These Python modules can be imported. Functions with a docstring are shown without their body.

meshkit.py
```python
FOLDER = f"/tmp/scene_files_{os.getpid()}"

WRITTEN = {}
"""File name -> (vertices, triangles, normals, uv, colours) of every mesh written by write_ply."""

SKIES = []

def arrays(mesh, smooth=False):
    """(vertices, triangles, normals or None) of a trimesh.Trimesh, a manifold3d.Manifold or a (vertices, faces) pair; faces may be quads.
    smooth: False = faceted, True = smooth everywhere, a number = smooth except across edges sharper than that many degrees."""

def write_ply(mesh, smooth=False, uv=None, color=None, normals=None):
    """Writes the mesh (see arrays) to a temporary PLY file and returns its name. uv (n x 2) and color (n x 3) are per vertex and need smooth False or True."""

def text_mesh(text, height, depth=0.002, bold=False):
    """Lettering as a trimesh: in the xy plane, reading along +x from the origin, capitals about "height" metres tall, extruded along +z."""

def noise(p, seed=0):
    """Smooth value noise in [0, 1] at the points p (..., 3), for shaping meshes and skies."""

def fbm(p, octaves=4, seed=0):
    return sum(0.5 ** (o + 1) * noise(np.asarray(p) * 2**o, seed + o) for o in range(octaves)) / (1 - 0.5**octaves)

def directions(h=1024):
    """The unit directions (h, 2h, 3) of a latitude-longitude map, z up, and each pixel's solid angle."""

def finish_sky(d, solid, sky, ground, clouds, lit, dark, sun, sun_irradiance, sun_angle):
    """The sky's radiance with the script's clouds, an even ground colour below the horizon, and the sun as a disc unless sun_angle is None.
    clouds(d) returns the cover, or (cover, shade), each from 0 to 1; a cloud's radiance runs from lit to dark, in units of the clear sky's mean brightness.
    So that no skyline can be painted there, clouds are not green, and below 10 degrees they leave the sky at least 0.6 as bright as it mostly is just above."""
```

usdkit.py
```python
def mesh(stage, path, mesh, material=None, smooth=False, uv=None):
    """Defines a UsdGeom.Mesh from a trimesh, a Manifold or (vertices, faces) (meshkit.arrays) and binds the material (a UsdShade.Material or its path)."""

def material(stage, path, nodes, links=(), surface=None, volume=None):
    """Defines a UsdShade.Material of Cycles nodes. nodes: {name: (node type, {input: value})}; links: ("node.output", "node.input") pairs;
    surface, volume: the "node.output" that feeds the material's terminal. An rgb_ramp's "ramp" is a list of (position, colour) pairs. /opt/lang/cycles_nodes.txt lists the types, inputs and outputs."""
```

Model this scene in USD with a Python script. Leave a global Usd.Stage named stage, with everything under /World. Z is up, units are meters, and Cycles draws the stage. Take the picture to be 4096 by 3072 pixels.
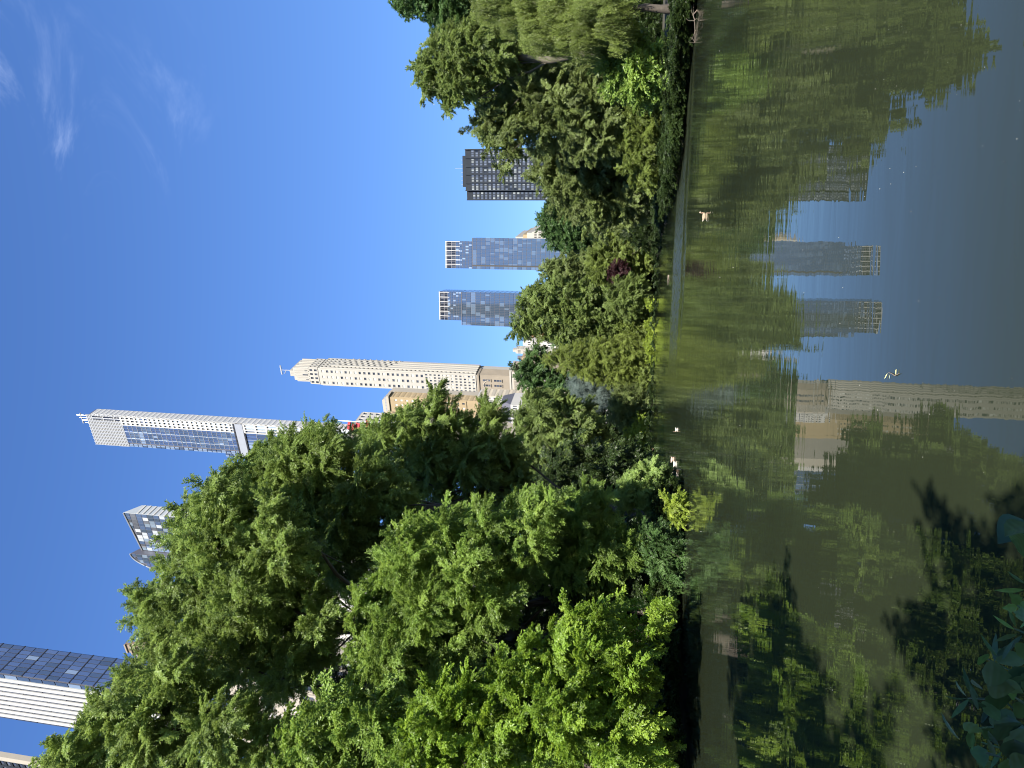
import math
import numpy as np
import shapely
from shapely.geometry import Polygon
from scipy.spatial.transform import Rotation
import usdkit, meshkit
from pxr import Usd, UsdGeom, UsdLux, UsdShade, Sdf, Gf, Vt

stage = Usd.Stage.CreateInMemory()
UsdGeom.SetStageUpAxis(stage, 'Z')
UsdGeom.SetStageMetersPerUnit(stage, 1.0)
UsdGeom.Xform.Define(stage, '/World')
UsdGeom.Scope.Define(stage, '/World/Looks')

# ------------------------------------------------------------------ camera
EYE = 2.6                                   # metres above the water
PITCH, ROLL, FOC = math.radians(10.3), math.radians(2.76), 2841.0   # FOC in pixels of a 4096 wide frame
fwd = np.array([0, math.cos(PITCH), math.sin(PITCH)])
up0 = np.array([0, -math.sin(PITCH), math.cos(PITCH)])
rt0 = np.array([1.0, 0, 0])
CX = -math.cos(ROLL) * up0 + math.sin(ROLL) * rt0      # the camera was held on its side
CY = math.sin(ROLL) * up0 + math.cos(ROLL) * rt0
CAM = np.array([0, 0, EYE])
EXPOSURE = 1.75
cam = UsdGeom.Camera.Define(stage, '/World/camera')
cam.AddTransformOp().Set(Gf.Matrix4d(*[float(v) for r in ((*CX, 0), (*CY, 0), (*-fwd, 0), (*CAM, 1)) for v in r]))
cam.CreateHorizontalApertureAttr(36.0)
cam.CreateVerticalApertureAttr(27.0)
cam.CreateFocalLengthAttr(36.0 * FOC / 4096)
cam.CreateClippingRangeAttr(Gf.Vec2f(0.05, 100000))
cam.CreateExposureAttr(EXPOSURE)

# ------------------------------------------------------------------ sky and sun
SUN_ELEV = math.radians(40)
SUN_H = np.array([0.06, -0.998])
SUN = np.array([*(SUN_H * math.cos(SUN_ELEV)), math.sin(SUN_ELEV)])
SKY_STRENGTH, SUN_INTENSITY = 0.13, 1.25
CIRRUS = CX * (150 - 2048) / FOC + CY * (1536 - 230) / FOC + fwd
CIRRUS /= np.linalg.norm(CIRRUS)
dome = UsdLux.DomeLight.Define(stage, '/World/sky')
dome.GetPrim().SetCustomDataByKey('kind', 'structure')
skymat = usdkit.material(stage, '/World/Looks/sky_look', {
    'sky': ('sky_texture', {'sky_type': 'single_scattering', 'sun_disc': False, 'sun_elevation': SUN_ELEV,
                            'sun_rotation': math.atan2(SUN[0], SUN[1]), 'altitude': 0.0, 'air_density': 1.0,
                            'aerosol_density': 0.02, 'ozone_density': 3.0}),
    'hsv': ('hsv', {'hue': 0.511, 'saturation': 1.20, 'value': 0.58, 'fac': 1.0}),
    'sep': ('separate_xyz', {}),
    'air': ('map_range', {'range_type': 'smoothstep', 'from_min': -0.1, 'from_max': 0.62, 'to_min': 0.0, 'to_max': 1.0, 'clamp': True}),
    'tint': ('rgb_ramp', {'ramp': [(0, (0.36, 0.465, 0.56)), (1, (1.0, 1.0, 1.0))]}),
    'deep': ('vector_math', {'math_type': 'multiply'}),
    'tc': ('texture_coordinate', {}),
    'map': ('mapping', {'mapping_type': 'point', 'rotation': (0.0, 0.9, 0.5), 'scale': (2.2, 5.0, 7.0)}),
    'n1': ('noise_texture', {'scale': 2.0, 'detail': 8, 'roughness': 0.62, 'distortion': 0.8}),
    'n2': ('noise_texture', {'scale': 3.1, 'detail': 2, 'roughness': 0.5}),
    'r1': ('map_range', {'range_type': 'smoothstep', 'from_min': 0.52, 'from_max': 1.0, 'to_min': 0, 'to_max': 1, 'clamp': True}),
    'r2': ('map_range', {'range_type': 'smoothstep', 'from_min': 0.36, 'from_max': 0.62, 'to_min': 0.0, 'to_max': 0.40, 'clamp': True}),
    # a field of thin cirrus high to the right; the rest of the sky is clear
    'dot': ('vector_math', {'math_type': 'dot_product', 'vector2': tuple(CIRRUS)}),
    'hi': ('map_range', {'range_type': 'smoothstep', 'from_min': 0.978, 'from_max': 0.999, 'to_min': 0, 'to_max': 1, 'clamp': True}),
    'm': ('math', {'math_type': 'multiply'}), 'm2': ('math', {'math_type': 'multiply'}),
    'mix': ('mix_color', {'b': (6.0, 6.6, 7.6)}),
    'bg': ('background_shader', {'strength': SKY_STRENGTH}),
}, [('tc.generated', 'map.vector'), ('map.vector', 'n1.vector'), ('tc.generated', 'n2.vector'), ('tc.generated', 'dot.vector1'),
    ('n1.fac', 'r1.value'), ('n2.fac', 'r2.value'), ('dot.value', 'hi.value'), ('r1.result', 'm.value1'), ('r2.result', 'm.value2'),
    ('m.value', 'm2.value1'), ('hi.result', 'm2.value2'),
    ('m2.value', 'mix.fac'), ('sky.color', 'hsv.color'), ('tc.generated', 'sep.vector'), ('sep.z', 'air.value'), ('hsv.color', 'deep.vector1'), ('air.result', 'tint.fac'), ('tint.color', 'deep.vector2'), ('deep.vector', 'mix.a'), ('mix.result', 'bg.color')], surface='bg.background')
UsdShade.MaterialBindingAPI.Apply(dome.GetPrim()).Bind(skymat)
sun = UsdLux.DistantLight.Define(stage, '/World/sun')
sun.CreateNormalizeAttr(True)
sun.CreateIntensityAttr(SUN_INTENSITY)
sun.CreateAngleAttr(0.53)
sun.CreateColorAttr(Gf.Vec3f(1.0, 0.94, 0.84))
z = SUN; x = np.cross([0, 0, 1], z); x /= np.linalg.norm(x); y = np.cross(z, x)
sun.AddTransformOp().Set(Gf.Matrix4d(*[float(v) for r in ((*x, 0), (*y, 0), (*z, 0), (0, 0, 50, 1)) for v in r]))

# ------------------------------------------------------------------ helpers
VS = 4096 / 2212.0
def ray(sx, sy):
    return CX * (sx - 2048) / FOC + CY * (1536 - sy) / FOC + fwd
def at(sx, sy, depth):
    "the point at that depth (metres along +y) seen at a place of the photograph (4096 x 3072)"
    d = ray(sx, sy)
    return CAM + d * (depth / d[1])
def onwater(sx, sy, z=0.0):
    d = ray(sx, sy)
    return CAM + d * ((z - EYE) / d[2])
def V(pts):
    return [(x * VS, y * VS) for x, y in pts]

_used = {}
def numbered(path):
    n = _used.get(path, -1) + 1
    _used[path] = n
    return path if n == 0 else f'{path}_{n:03d}'
def obj(name, m, mat, parent=None, smooth=False):
    p = numbered((str(parent.GetPath()) if parent else '/World') + '/' + name)
    return usdkit.mesh(stage, p, m, mat, smooth).GetPrim()
def tag(o, label=None, cat=None, group=None, kind=None):
    for k, v in (('label', label), ('category', cat), ('group', group), ('kind', kind)):
        if v:
            o.SetCustomDataByKey(k, v)
    return o
def thing(name, label, cat, loc=(0, 0, 0), group=None):
    x = UsdGeom.Xform.Define(stage, numbered('/World/' + name))
    x.AddTranslateOp().Set(Gf.Vec3d(*map(float, loc)))
    return tag(x.GetPrim(), label, cat, group)

class MB:
    "collects vertices and triangles of one mesh"
    def __init__(self):
        self.v, self.f, self.n = [], [], 0
    def add(self, v, f):
        self.v.append(np.asarray(v, float)); self.f.append(np.asarray(f, int) + self.n); self.n += len(v)
    def box(self, c, ax, ay, az):
        "centre and three half axes"
        c, ax, ay, az = (np.asarray(k, float) for k in (c, ax, ay, az))
        s = np.array([(a, b, d) for a in (-1, 1) for b in (-1, 1) for d in (-1, 1)], float)
        q = np.array([[0, 1, 3, 2], [4, 6, 7, 5], [0, 4, 5, 1], [2, 3, 7, 6], [0, 2, 6, 4], [1, 5, 7, 3]])
        if np.dot(np.cross(ax, ay), az) < 0:
            q = q[:, ::-1]
        self.add(c + s[:, :1] * ax + s[:, 1:2] * ay + s[:, 2:] * az, np.vstack([q[:, [0, 1, 2]], q[:, [0, 2, 3]]]))
    def tube(self, pts, radii, sides=7):
        p = np.asarray(pts, float); r = np.broadcast_to(np.asarray(radii, float), (len(p),))
        t = np.gradient(p, axis=0); t /= np.linalg.norm(t, axis=1, keepdims=True) + 1e-12
        a = np.cross(t, np.where(np.abs(t[:, 2:]) < 0.9, [0, 0, 1.0], [1.0, 0, 0])); a /= np.linalg.norm(a, axis=1, keepdims=True) + 1e-12
        b = np.cross(t, a); g = np.arange(sides) * 2 * np.pi / sides
        v = p[:, None] + r[:, None, None] * (np.cos(g)[None, :, None] * a[:, None] + np.sin(g)[None, :, None] * b[:, None])
        i, j = np.meshgrid(np.arange(len(p) - 1), np.arange(sides), indexing='ij')
        q = np.stack([i * sides + j, i * sides + (j + 1) % sides, (i + 1) * sides + (j + 1) % sides, (i + 1) * sides + j], -1).reshape(-1, 4)
        f = np.vstack([q[:, [0, 1, 2]], q[:, [0, 2, 3]]])
        n = len(p) * sides
        caps = [[0, k + 1, k] for k in range(1, sides - 1)] + [[n - sides, n - sides + k, n - sides + k + 1] for k in range(1, sides - 1)]
        self.add(v.reshape(-1, 3), np.vstack([f, caps]))
    def ball(self, c, r, seed=0, rough=0.0, sub=2):
        import trimesh
        m = trimesh.creation.icosphere(sub)
        v = np.array(m.vertices)
        if rough:
            v = v * (1 + rough * (meshkit.fbm(v * 1.7 + seed * 7.3 + 20, 3, seed)[:, None] - 0.5) * 2)
        self.add(np.asarray(c) + v * np.asarray(r, float), m.faces)
    @property
    def mesh(self):
        return np.vstack(self.v), np.vstack(self.f)
    def build(self, name, mat, parent=None, smooth=False):
        return obj(name, self.mesh, mat, parent, smooth)

# ------------------------------------------------------------------ materials
L = '/World/Looks/'
def plain(name, base, rough=0.7, var=0.12, scale=0.6, metallic=0.0, ior=1.45, bump=0.0, rnd=0.0):
    "a colour with soft noise in it; rnd varies it from object to object"
    nodes = {'g': ('geometry', {}), 'n': ('noise_texture', {'scale': scale, 'detail': 5, 'roughness': 0.6}),
             'r': ('rgb_ramp', {'ramp': [(0.25, tuple(np.array(base) * (1 - var))), (0.75, tuple(np.array(base) * (1 + var)))]}),
             'p': ('principled_bsdf', {'roughness': rough, 'metallic': metallic, 'ior': ior})}
    links = [('g.position', 'n.vector'), ('n.fac', 'r.fac')]
    if rnd:
        nodes |= {'oi': ('object_info', {}), 'mr': ('map_range', {'from_min': 0, 'from_max': 1, 'to_min': 1 - rnd, 'to_max': 1 + rnd}),
                  'hs': ('hsv', {'hue': 0.5, 'saturation': 1.0, 'fac': 1.0})}
        links += [('oi.random', 'mr.value'), ('mr.result', 'hs.value'), ('r.color', 'hs.color'), ('hs.color', 'p.base_color')]
    else:
        links += [('r.color', 'p.base_color')]
    if bump:
        nodes['b'] = ('bump', {'strength': 0.6, 'distance': bump})
        links += [('n.fac', 'b.height'), ('b.normal', 'p.normal')]
    return usdkit.material(stage, L + name, nodes, links, surface='p.BSDF')

def leafmat(name, base, warm, transl=0.42, rough=0.4, spread=0.45):
    "foliage: base colour to a warmer tone by spray and by place; light passes through the blades"
    base, warm = np.array(base), np.array(warm)
    return usdkit.material(stage, L + name, {
        'g': ('geometry', {}), 'oi': ('object_info', {}),
        'n': ('noise_texture', {'scale': 0.35, 'detail': 2}),
        'a': ('math', {'math_type': 'add'}), 'wn': ('math', {'math_type': 'add'}),
        'm': ('math', {'math_type': 'multiply', 'value2': 0.42}),
        'r': ('rgb_ramp', {'ramp': [(0.2, tuple(base * (1 - spread))), (0.5, tuple(base)), (0.85, tuple(warm))]}),
        'p': ('principled_bsdf', {'roughness': rough, 'ior': 1.4}),
        'hs': ('hsv', {'hue': 0.485, 'saturation': 1.05, 'value': 1.7, 'fac': 1.0}),
        't': ('translucent_bsdf', {}), 'mx': ('mix_closure', {'fac': transl}),
    }, [('g.position', 'n.vector'), ('n.fac', 'a.value1'), ('oi.random', 'a.value2'), ('a.value', 'wn.value1'), ('g.random_per_island', 'wn.value2'),
        ('wn.value', 'm.value1'), ('m.value', 'r.fac'),
        ('r.color', 'p.base_color'), ('r.color', 'hs.color'), ('hs.color', 't.color'), ('p.BSDF', 'mx.closure1'), ('t.BSDF', 'mx.closure2')], surface='mx.closure')

def glassmat(name, base, rough=0.05, metallic=0.55, rnd=0.2, ior=1.6):
    return usdkit.material(stage, L + name, {
        'oi': ('object_info', {}), 'mr': ('map_range', {'from_min': 0, 'from_max': 1, 'to_min': 1 - rnd, 'to_max': 1 + rnd}),
        'c': ('color', {'value': base}), 'hs': ('hsv', {'hue': 0.5, 'saturation': 1.0, 'fac': 1.0}),
        'p': ('principled_bsdf', {'roughness': rough, 'metallic': metallic, 'ior': ior})},
        [('oi.random', 'mr.value'), ('mr.result', 'hs.value'), ('c.color', 'hs.color'), ('hs.color', 'p.base_color')], surface='p.BSDF')

M = {
    'limestone': plain('limestone', (0.2585, 0.2471, 0.2215), 0.75, 0.06, 0.08),
    'tan_brick': plain('tan_brick', (0.2238, 0.1729, 0.1017), 0.8, 0.10, 0.1),
    'grey_stone': plain('grey_stone', (0.1729, 0.1475, 0.1144), 0.8, 0.12, 0.1),
    'pale_stone': plain('pale_stone', (0.2543, 0.2289, 0.1882), 0.8, 0.08, 0.1),
    'white_stone': plain('white_stone', (0.3154, 0.3052, 0.2849), 0.7, 0.06, 0.1),
    'brown_brick': plain('brown_brick', (0.1526, 0.1094, 0.0763), 0.85, 0.12, 0.15),
    'orange_brick': plain('orange_brick', (0.2289, 0.1272, 0.056), 0.85, 0.12, 0.15),
    'slate': plain('slate', (0.07, 0.07, 0.085), 0.5, 0.15, 0.2),
    'red_net': plain('red_net', (0.288, 0.024, 0.032), 0.8, 0.2, 0.8),
    'white_frame': plain('white_frame', (0.352, 0.3476, 0.3344), 0.45, 0.04, 0.2),
    'silver': plain('silver', (0.28, 0.2908, 0.3069), 0.35, 0.06, 0.2, metallic=0.3),
    'louvre': plain('louvre', (0.2477, 0.2531, 0.2585), 0.5, 0.08, 0.2),
    'dark_metal': plain('dark_metal', (0.0192, 0.0234, 0.03), 0.65, 0.15, 0.2, ior=1.12),
    'black_gap': plain('black_gap', (0.012, 0.012, 0.014), 0.6, 0.1, 0.2),
    'win_dark': glassmat('win_dark', (0.045, 0.05, 0.06), 0.06, 0.2, 0.4),
    'win_blind': plain('win_blind', (0.3696, 0.3784, 0.352), 0.4, 0.05, 0.3, rnd=0.15),
    'blind_grey': plain('blind_grey', (0.0978, 0.1121, 0.121), 0.4, 0.05, 0.3, rnd=0.3),
    'glass_blue': glassmat('glass_blue', (0.115, 0.16, 0.22), 0.06, 0.72, 0.10),
    'glass_mid': glassmat('glass_mid', (0.1452, 0.198, 0.264), 0.08, 0.6, 0.10),
    'glass_pale': glassmat('glass_pale', (0.26, 0.33, 0.41), 0.10, 0.55, 0.10),
    'glass_navy': glassmat('glass_navy', (0.1062, 0.1562, 0.2625), 0.05, 0.6, 0.15),
    'glass_grey': glassmat('glass_grey', (0.12, 0.13, 0.15), 0.07, 0.45, 0.3),
    'glass_black': glassmat('glass_black', (0.02, 0.022, 0.027), 0.06, 0.3, 0.4),
    'panel_white': plain('panel_white', (0.2693, 0.2908, 0.3069), 0.3, 0.05, 0.2, rnd=0.1),
    'bark': plain('bark', (0.05, 0.041, 0.032), 0.9, 0.35, 3.0, bump=0.03),
    'bark_pale': plain('bark_pale', (0.085, 0.076, 0.055), 0.85, 0.3, 2.0, bump=0.02),
    'dead_wood': plain('dead_wood', (0.13, 0.105, 0.08), 0.85, 0.3, 3.0, bump=0.01),
    'rock': plain('rock', (0.30, 0.26, 0.21), 0.9, 0.35, 2.0, bump=0.03),
    'rock_brown': plain('rock_brown', (0.20, 0.125, 0.075), 0.9, 0.35, 2.0, bump=0.03),
    'soil': plain('soil', (0.027, 0.0252, 0.0144), 0.95, 0.5, 0.5, bump=0.05),
    'path': plain('path', (0.252, 0.189, 0.133), 0.9, 0.2, 0.8),
}
LEAF = {
    'near': leafmat('leaf_near', (0.162, 0.25, 0.05), (0.26, 0.34, 0.08)),
    'lime': leafmat('leaf_lime', (0.145, 0.235, 0.028), (0.25, 0.33, 0.045)),
    'locust': leafmat('leaf_locust', (0.165, 0.238, 0.06), (0.25, 0.33, 0.095)),
    'mid': leafmat('leaf_mid', (0.145, 0.2, 0.055), (0.21, 0.27, 0.08)),
    'olive': leafmat('leaf_olive', (0.145, 0.19, 0.06), (0.215, 0.27, 0.088)),
    'bright': leafmat('leaf_bright', (0.138, 0.185, 0.042), (0.2, 0.25, 0.058)),
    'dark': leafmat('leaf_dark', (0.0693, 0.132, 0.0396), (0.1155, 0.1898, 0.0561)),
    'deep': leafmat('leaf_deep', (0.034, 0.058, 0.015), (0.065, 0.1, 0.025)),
    'cypress': leafmat('leaf_cypress', (0.175, 0.225, 0.05), (0.24, 0.295, 0.07)),
    'blue': leafmat('leaf_blue', (0.135, 0.18, 0.16), (0.20, 0.25, 0.22), 0.15),
    'purple': leafmat('leaf_purple', (0.036, 0.012, 0.014), (0.065, 0.02, 0.022), 0.2),
    'pale': leafmat('leaf_pale', (0.21, 0.3, 0.085), (0.3, 0.38, 0.12)),
    'yellow': leafmat('leaf_yellow', (0.24, 0.32, 0.05), (0.35, 0.4, 0.075)),
}
# ------------------------------------------------------------------ ground and water
# the waterline as it runs through the picture (places in a 2212 x 1659 copy of it)
SHORE_PX = [(1509, -40), (1505, 0), (1500, 60), (1493, 130), (1487, 190), (1480, 300), (1468, 370), (1456, 420), (1438, 470), (1427, 520), (1419, 570), (1413, 640), (1411, 720),
            (1408, 780), (1405, 860), (1402, 930), (1402, 985), (1410, 1030), (1425, 1046), (1450, 1052), (1474, 1080), (1474, 1130),
            (1470, 1180), (1470, 1300), (1473, 1400), (1477, 1500), (1488, 1640), (1492, 1700)]
shore = [onwater(x * VS, y * VS)[:2] for x, y in SHORE_PX]
pond_outline = Polygon([(46, 34), (34, 12), (14, 2.4), (2, 2.0), (-6, 2.2), (-16, 6), (-26, 22)] + [tuple(p) for p in shore[::-1]]).buffer(0.3)
def ground_height(xy):
    xy = np.atleast_2d(xy)
    p = shapely.points(xy[:, 0], xy[:, 1])
    d = shapely.distance(shapely.boundary(pond_outline), p)
    d = np.where(shapely.contains(pond_outline, p), -d, d)
    bank = np.interp(d, [-4, -0.4, 0.0, 0.25, 1.5, 6, 20, 60, 200], [-1.3, -0.5, -0.12, 0.12, 0.55, 1.0, 2.2, 3.2, 3.5])
    return bank + np.where(d > 0.5, 0.35 * (meshkit.fbm(np.c_[xy * 0.22 + 50, np.zeros(len(xy))], 3) - 0.5), 0)
def gz(x, y):
    return float(ground_height([[x, y]])[0])
gx = np.r_[-6000, -2500, -1000, -500, -300, np.arange(-160, 160.1, 2.0), 300, 500, 1000, 2500, 6000]
gy = np.r_[-6000, -2500, -800, -300, -150, -80, np.arange(-40, 20, 1.0), np.arange(20, 280, 2.0), 330, 400, 600, 1000, 2500, 6000]
GX, GY = np.meshgrid(gx, gy, indexing='ij')
gxy = np.c_[GX.ravel(), GY.ravel()]
gv = np.c_[gxy, ground_height(gxy)]
ii, jj = np.meshgrid(np.arange(len(gx) - 1), np.arange(len(gy) - 1), indexing='ij')
k = ii * len(gy) + jj
gq = np.stack([k, k + len(gy), k + len(gy) + 1, k + 1], -1).reshape(-1, 4)
tag(obj('ground', (gv, gq), M['soil'], smooth=True), kind='structure')

water_mat = usdkit.material(stage, L + 'pond_water', {
    'g': ('geometry', {}),
    'm1': ('mapping', {'scale': (0.42, 2.1, 1.0)}), 'm2': ('mapping', {'scale': (0.16, 0.30, 1.0)}), 'm3': ('mapping', {'scale': (2.2, 1.6, 1.0)}),
    'n1': ('noise_texture', {'scale': 1.0, 'detail': 3, 'roughness': 0.55, 'distortion': 0.4}),
    'n2': ('noise_texture', {'scale': 1.0, 'detail': 1}),
    'm4': ('mapping', {'scale': (0.22, 0.75, 1.0)}), 'n4': ('noise_texture', {'scale': 1.0, 'detail': 2, 'distortion': 0.5}), 'h4': ('math', {'math_type': 'multiply', 'value2': 0.016}), 'h14': ('math', {'math_type': 'add'}),
    'n3': ('noise_texture', {'scale': 1.0, 'detail': 3, 'roughness': 0.6}),
    # where the wind ruffles the water: bands across the pond, bent by a slow noise
    'sep': ('separate_xyz', {}), 'wn': ('noise_texture', {'scale': 0.11, 'detail': 4, 'roughness': 0.65}),
    'wob': ('math', {'math_type': 'multiply_add', 'value2': 7.0}),
    'xt': ('math', {'math_type': 'multiply_add', 'value2': 0.05}),
    'b1': ('rgb_ramp', {'ramp': [(0, (0, 0, 0)), (0.545, (0, 0, 0)), (0.565, (.8, .8, .8)), (0.585, (0.1, 0.1, 0.1)), (0.61, (1, 1, 1)), (0.76, (1, 1, 1)), (0.80, (0, 0, 0)), (1, (0, 0, 0))]}),
    'ys': ('math', {'math_type': 'multiply', 'value2': 0.01}),
    'xm': ('map_range', {'range_type': 'smoothstep', 'from_min': -2.0, 'from_max': 8.0, 'to_min': 0, 'to_max': 1, 'clamp': True}),
    'm5': ('mapping', {'scale': (1.9, 0.33, 1.0)}), 'n5': ('noise_texture', {'scale': 1.0, 'detail': 3, 'roughness': 0.7}), 'r5': ('map_range', {'range_type': 'smoothstep', 'from_min': 0.34, 'from_max': 0.52, 'to_min': 0.45, 'to_max': 1.0, 'clamp': True}), 'mask0': ('math', {'math_type': 'multiply'}),
    'mask': ('math', {'math_type': 'multiply'}),
    # calm and rippled reaches
    'pn': ('noise_texture', {'scale': 0.05, 'detail': 2}),
    'pr': ('map_range', {'from_min': 0.35, 'from_max': 0.7, 'to_min': 0.35, 'to_max': 1.2, 'clamp': True}),
    'far': ('map_range', {'range_type': 'smoothstep', 'from_min': 6.0, 'from_max': 45.0, 'to_min': 0.62, 'to_max': 1.0, 'clamp': True}),
    'ps': ('math', {'math_type': 'multiply'}),
    'h1': ('math', {'math_type': 'multiply', 'value2': 0.009}), 'h1p': ('math', {'math_type': 'multiply'}),
    'h2': ('math', {'math_type': 'multiply_add', 'value2': 0.016}),
    'h3': ('math', {'math_type': 'multiply', 'value2': 0.11}), 'h3p': ('math', {'math_type': 'multiply'}),
    'hs': ('math', {'math_type': 'add'}),
    'bump': ('bump', {'strength': 1.0, 'distance': 1.0}),
    'rg': ('math', {'math_type': 'multiply_add', 'value2': 0.24, 'value3': 0.012}),
    'cn': ('noise_texture', {'scale': 0.08, 'detail': 3}),
    'cr': ('rgb_ramp', {'ramp': [(0.3, (0.0138, 0.0178, 0.0092)), (0.7, (0.0185, 0.0232, 0.0120))]}),
    'p': ('principled_bsdf', {'ior': 1.333}),
}, [('g.position', 'm1.vector'), ('g.position', 'm2.vector'), ('g.position', 'm3.vector'), ('m1.vector', 'n1.vector'), ('m2.vector', 'n2.vector'), ('m3.vector', 'n3.vector'),
    ('g.position', 'sep.vector'), ('g.position', 'wn.vector'), ('wn.fac', 'wob.value1'), ('sep.x', 'xt.value1'), ('sep.y', 'xt.value3'), ('xt.value', 'wob.value3'),
    ('wob.value', 'ys.value1'), ('ys.value', 'b1.fac'), ('sep.x', 'xm.value'), ('g.position', 'm5.vector'), ('m5.vector', 'n5.vector'), ('n5.fac', 'r5.value'), ('b1.color', 'mask0.value1'), ('r5.result', 'mask0.value2'), ('mask0.value', 'mask.value1'), ('xm.result', 'mask.value2'),
    ('g.position', 'pn.vector'), ('pn.fac', 'pr.value'), ('sep.y', 'far.value'), ('pr.result', 'ps.value1'), ('far.result', 'ps.value2'),
    ('g.position', 'm4.vector'), ('m4.vector', 'n4.vector'), ('n4.fac', 'h4.value1'), ('h4.value', 'h14.value2'), ('n1.fac', 'h1.value1'), ('h1.value', 'h14.value1'), ('h14.value', 'h1p.value1'), ('ps.value', 'h1p.value2'), ('n2.fac', 'h2.value1'), ('h1p.value', 'h2.value3'),
    ('n3.fac', 'h3.value1'), ('h3.value', 'h3p.value1'), ('mask.value', 'h3p.value2'), ('h2.value', 'hs.value1'), ('h3p.value', 'hs.value2'),
    ('hs.value', 'bump.height'), ('bump.normal', 'p.normal'), ('mask.value', 'rg.value1'), ('rg.value', 'p.roughness'),
    ('g.position', 'cn.vector'), ('cn.fac', 'cr.fac'), ('cr.color', 'p.base_color')], surface='p.BSDF')
wb = pond_outline.buffer(0.6)
wx0, wy0, wx1, wy1 = wb.bounds
mb = MB()
mb.add([(wx0, wy0, 0), (wx1, wy0, 0), (wx1, wy1, 0), (wx0, wy1, 0)], [[0, 1, 2], [0, 2, 3]])
tag(mb.build('water', water_mat), kind='structure')

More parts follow.
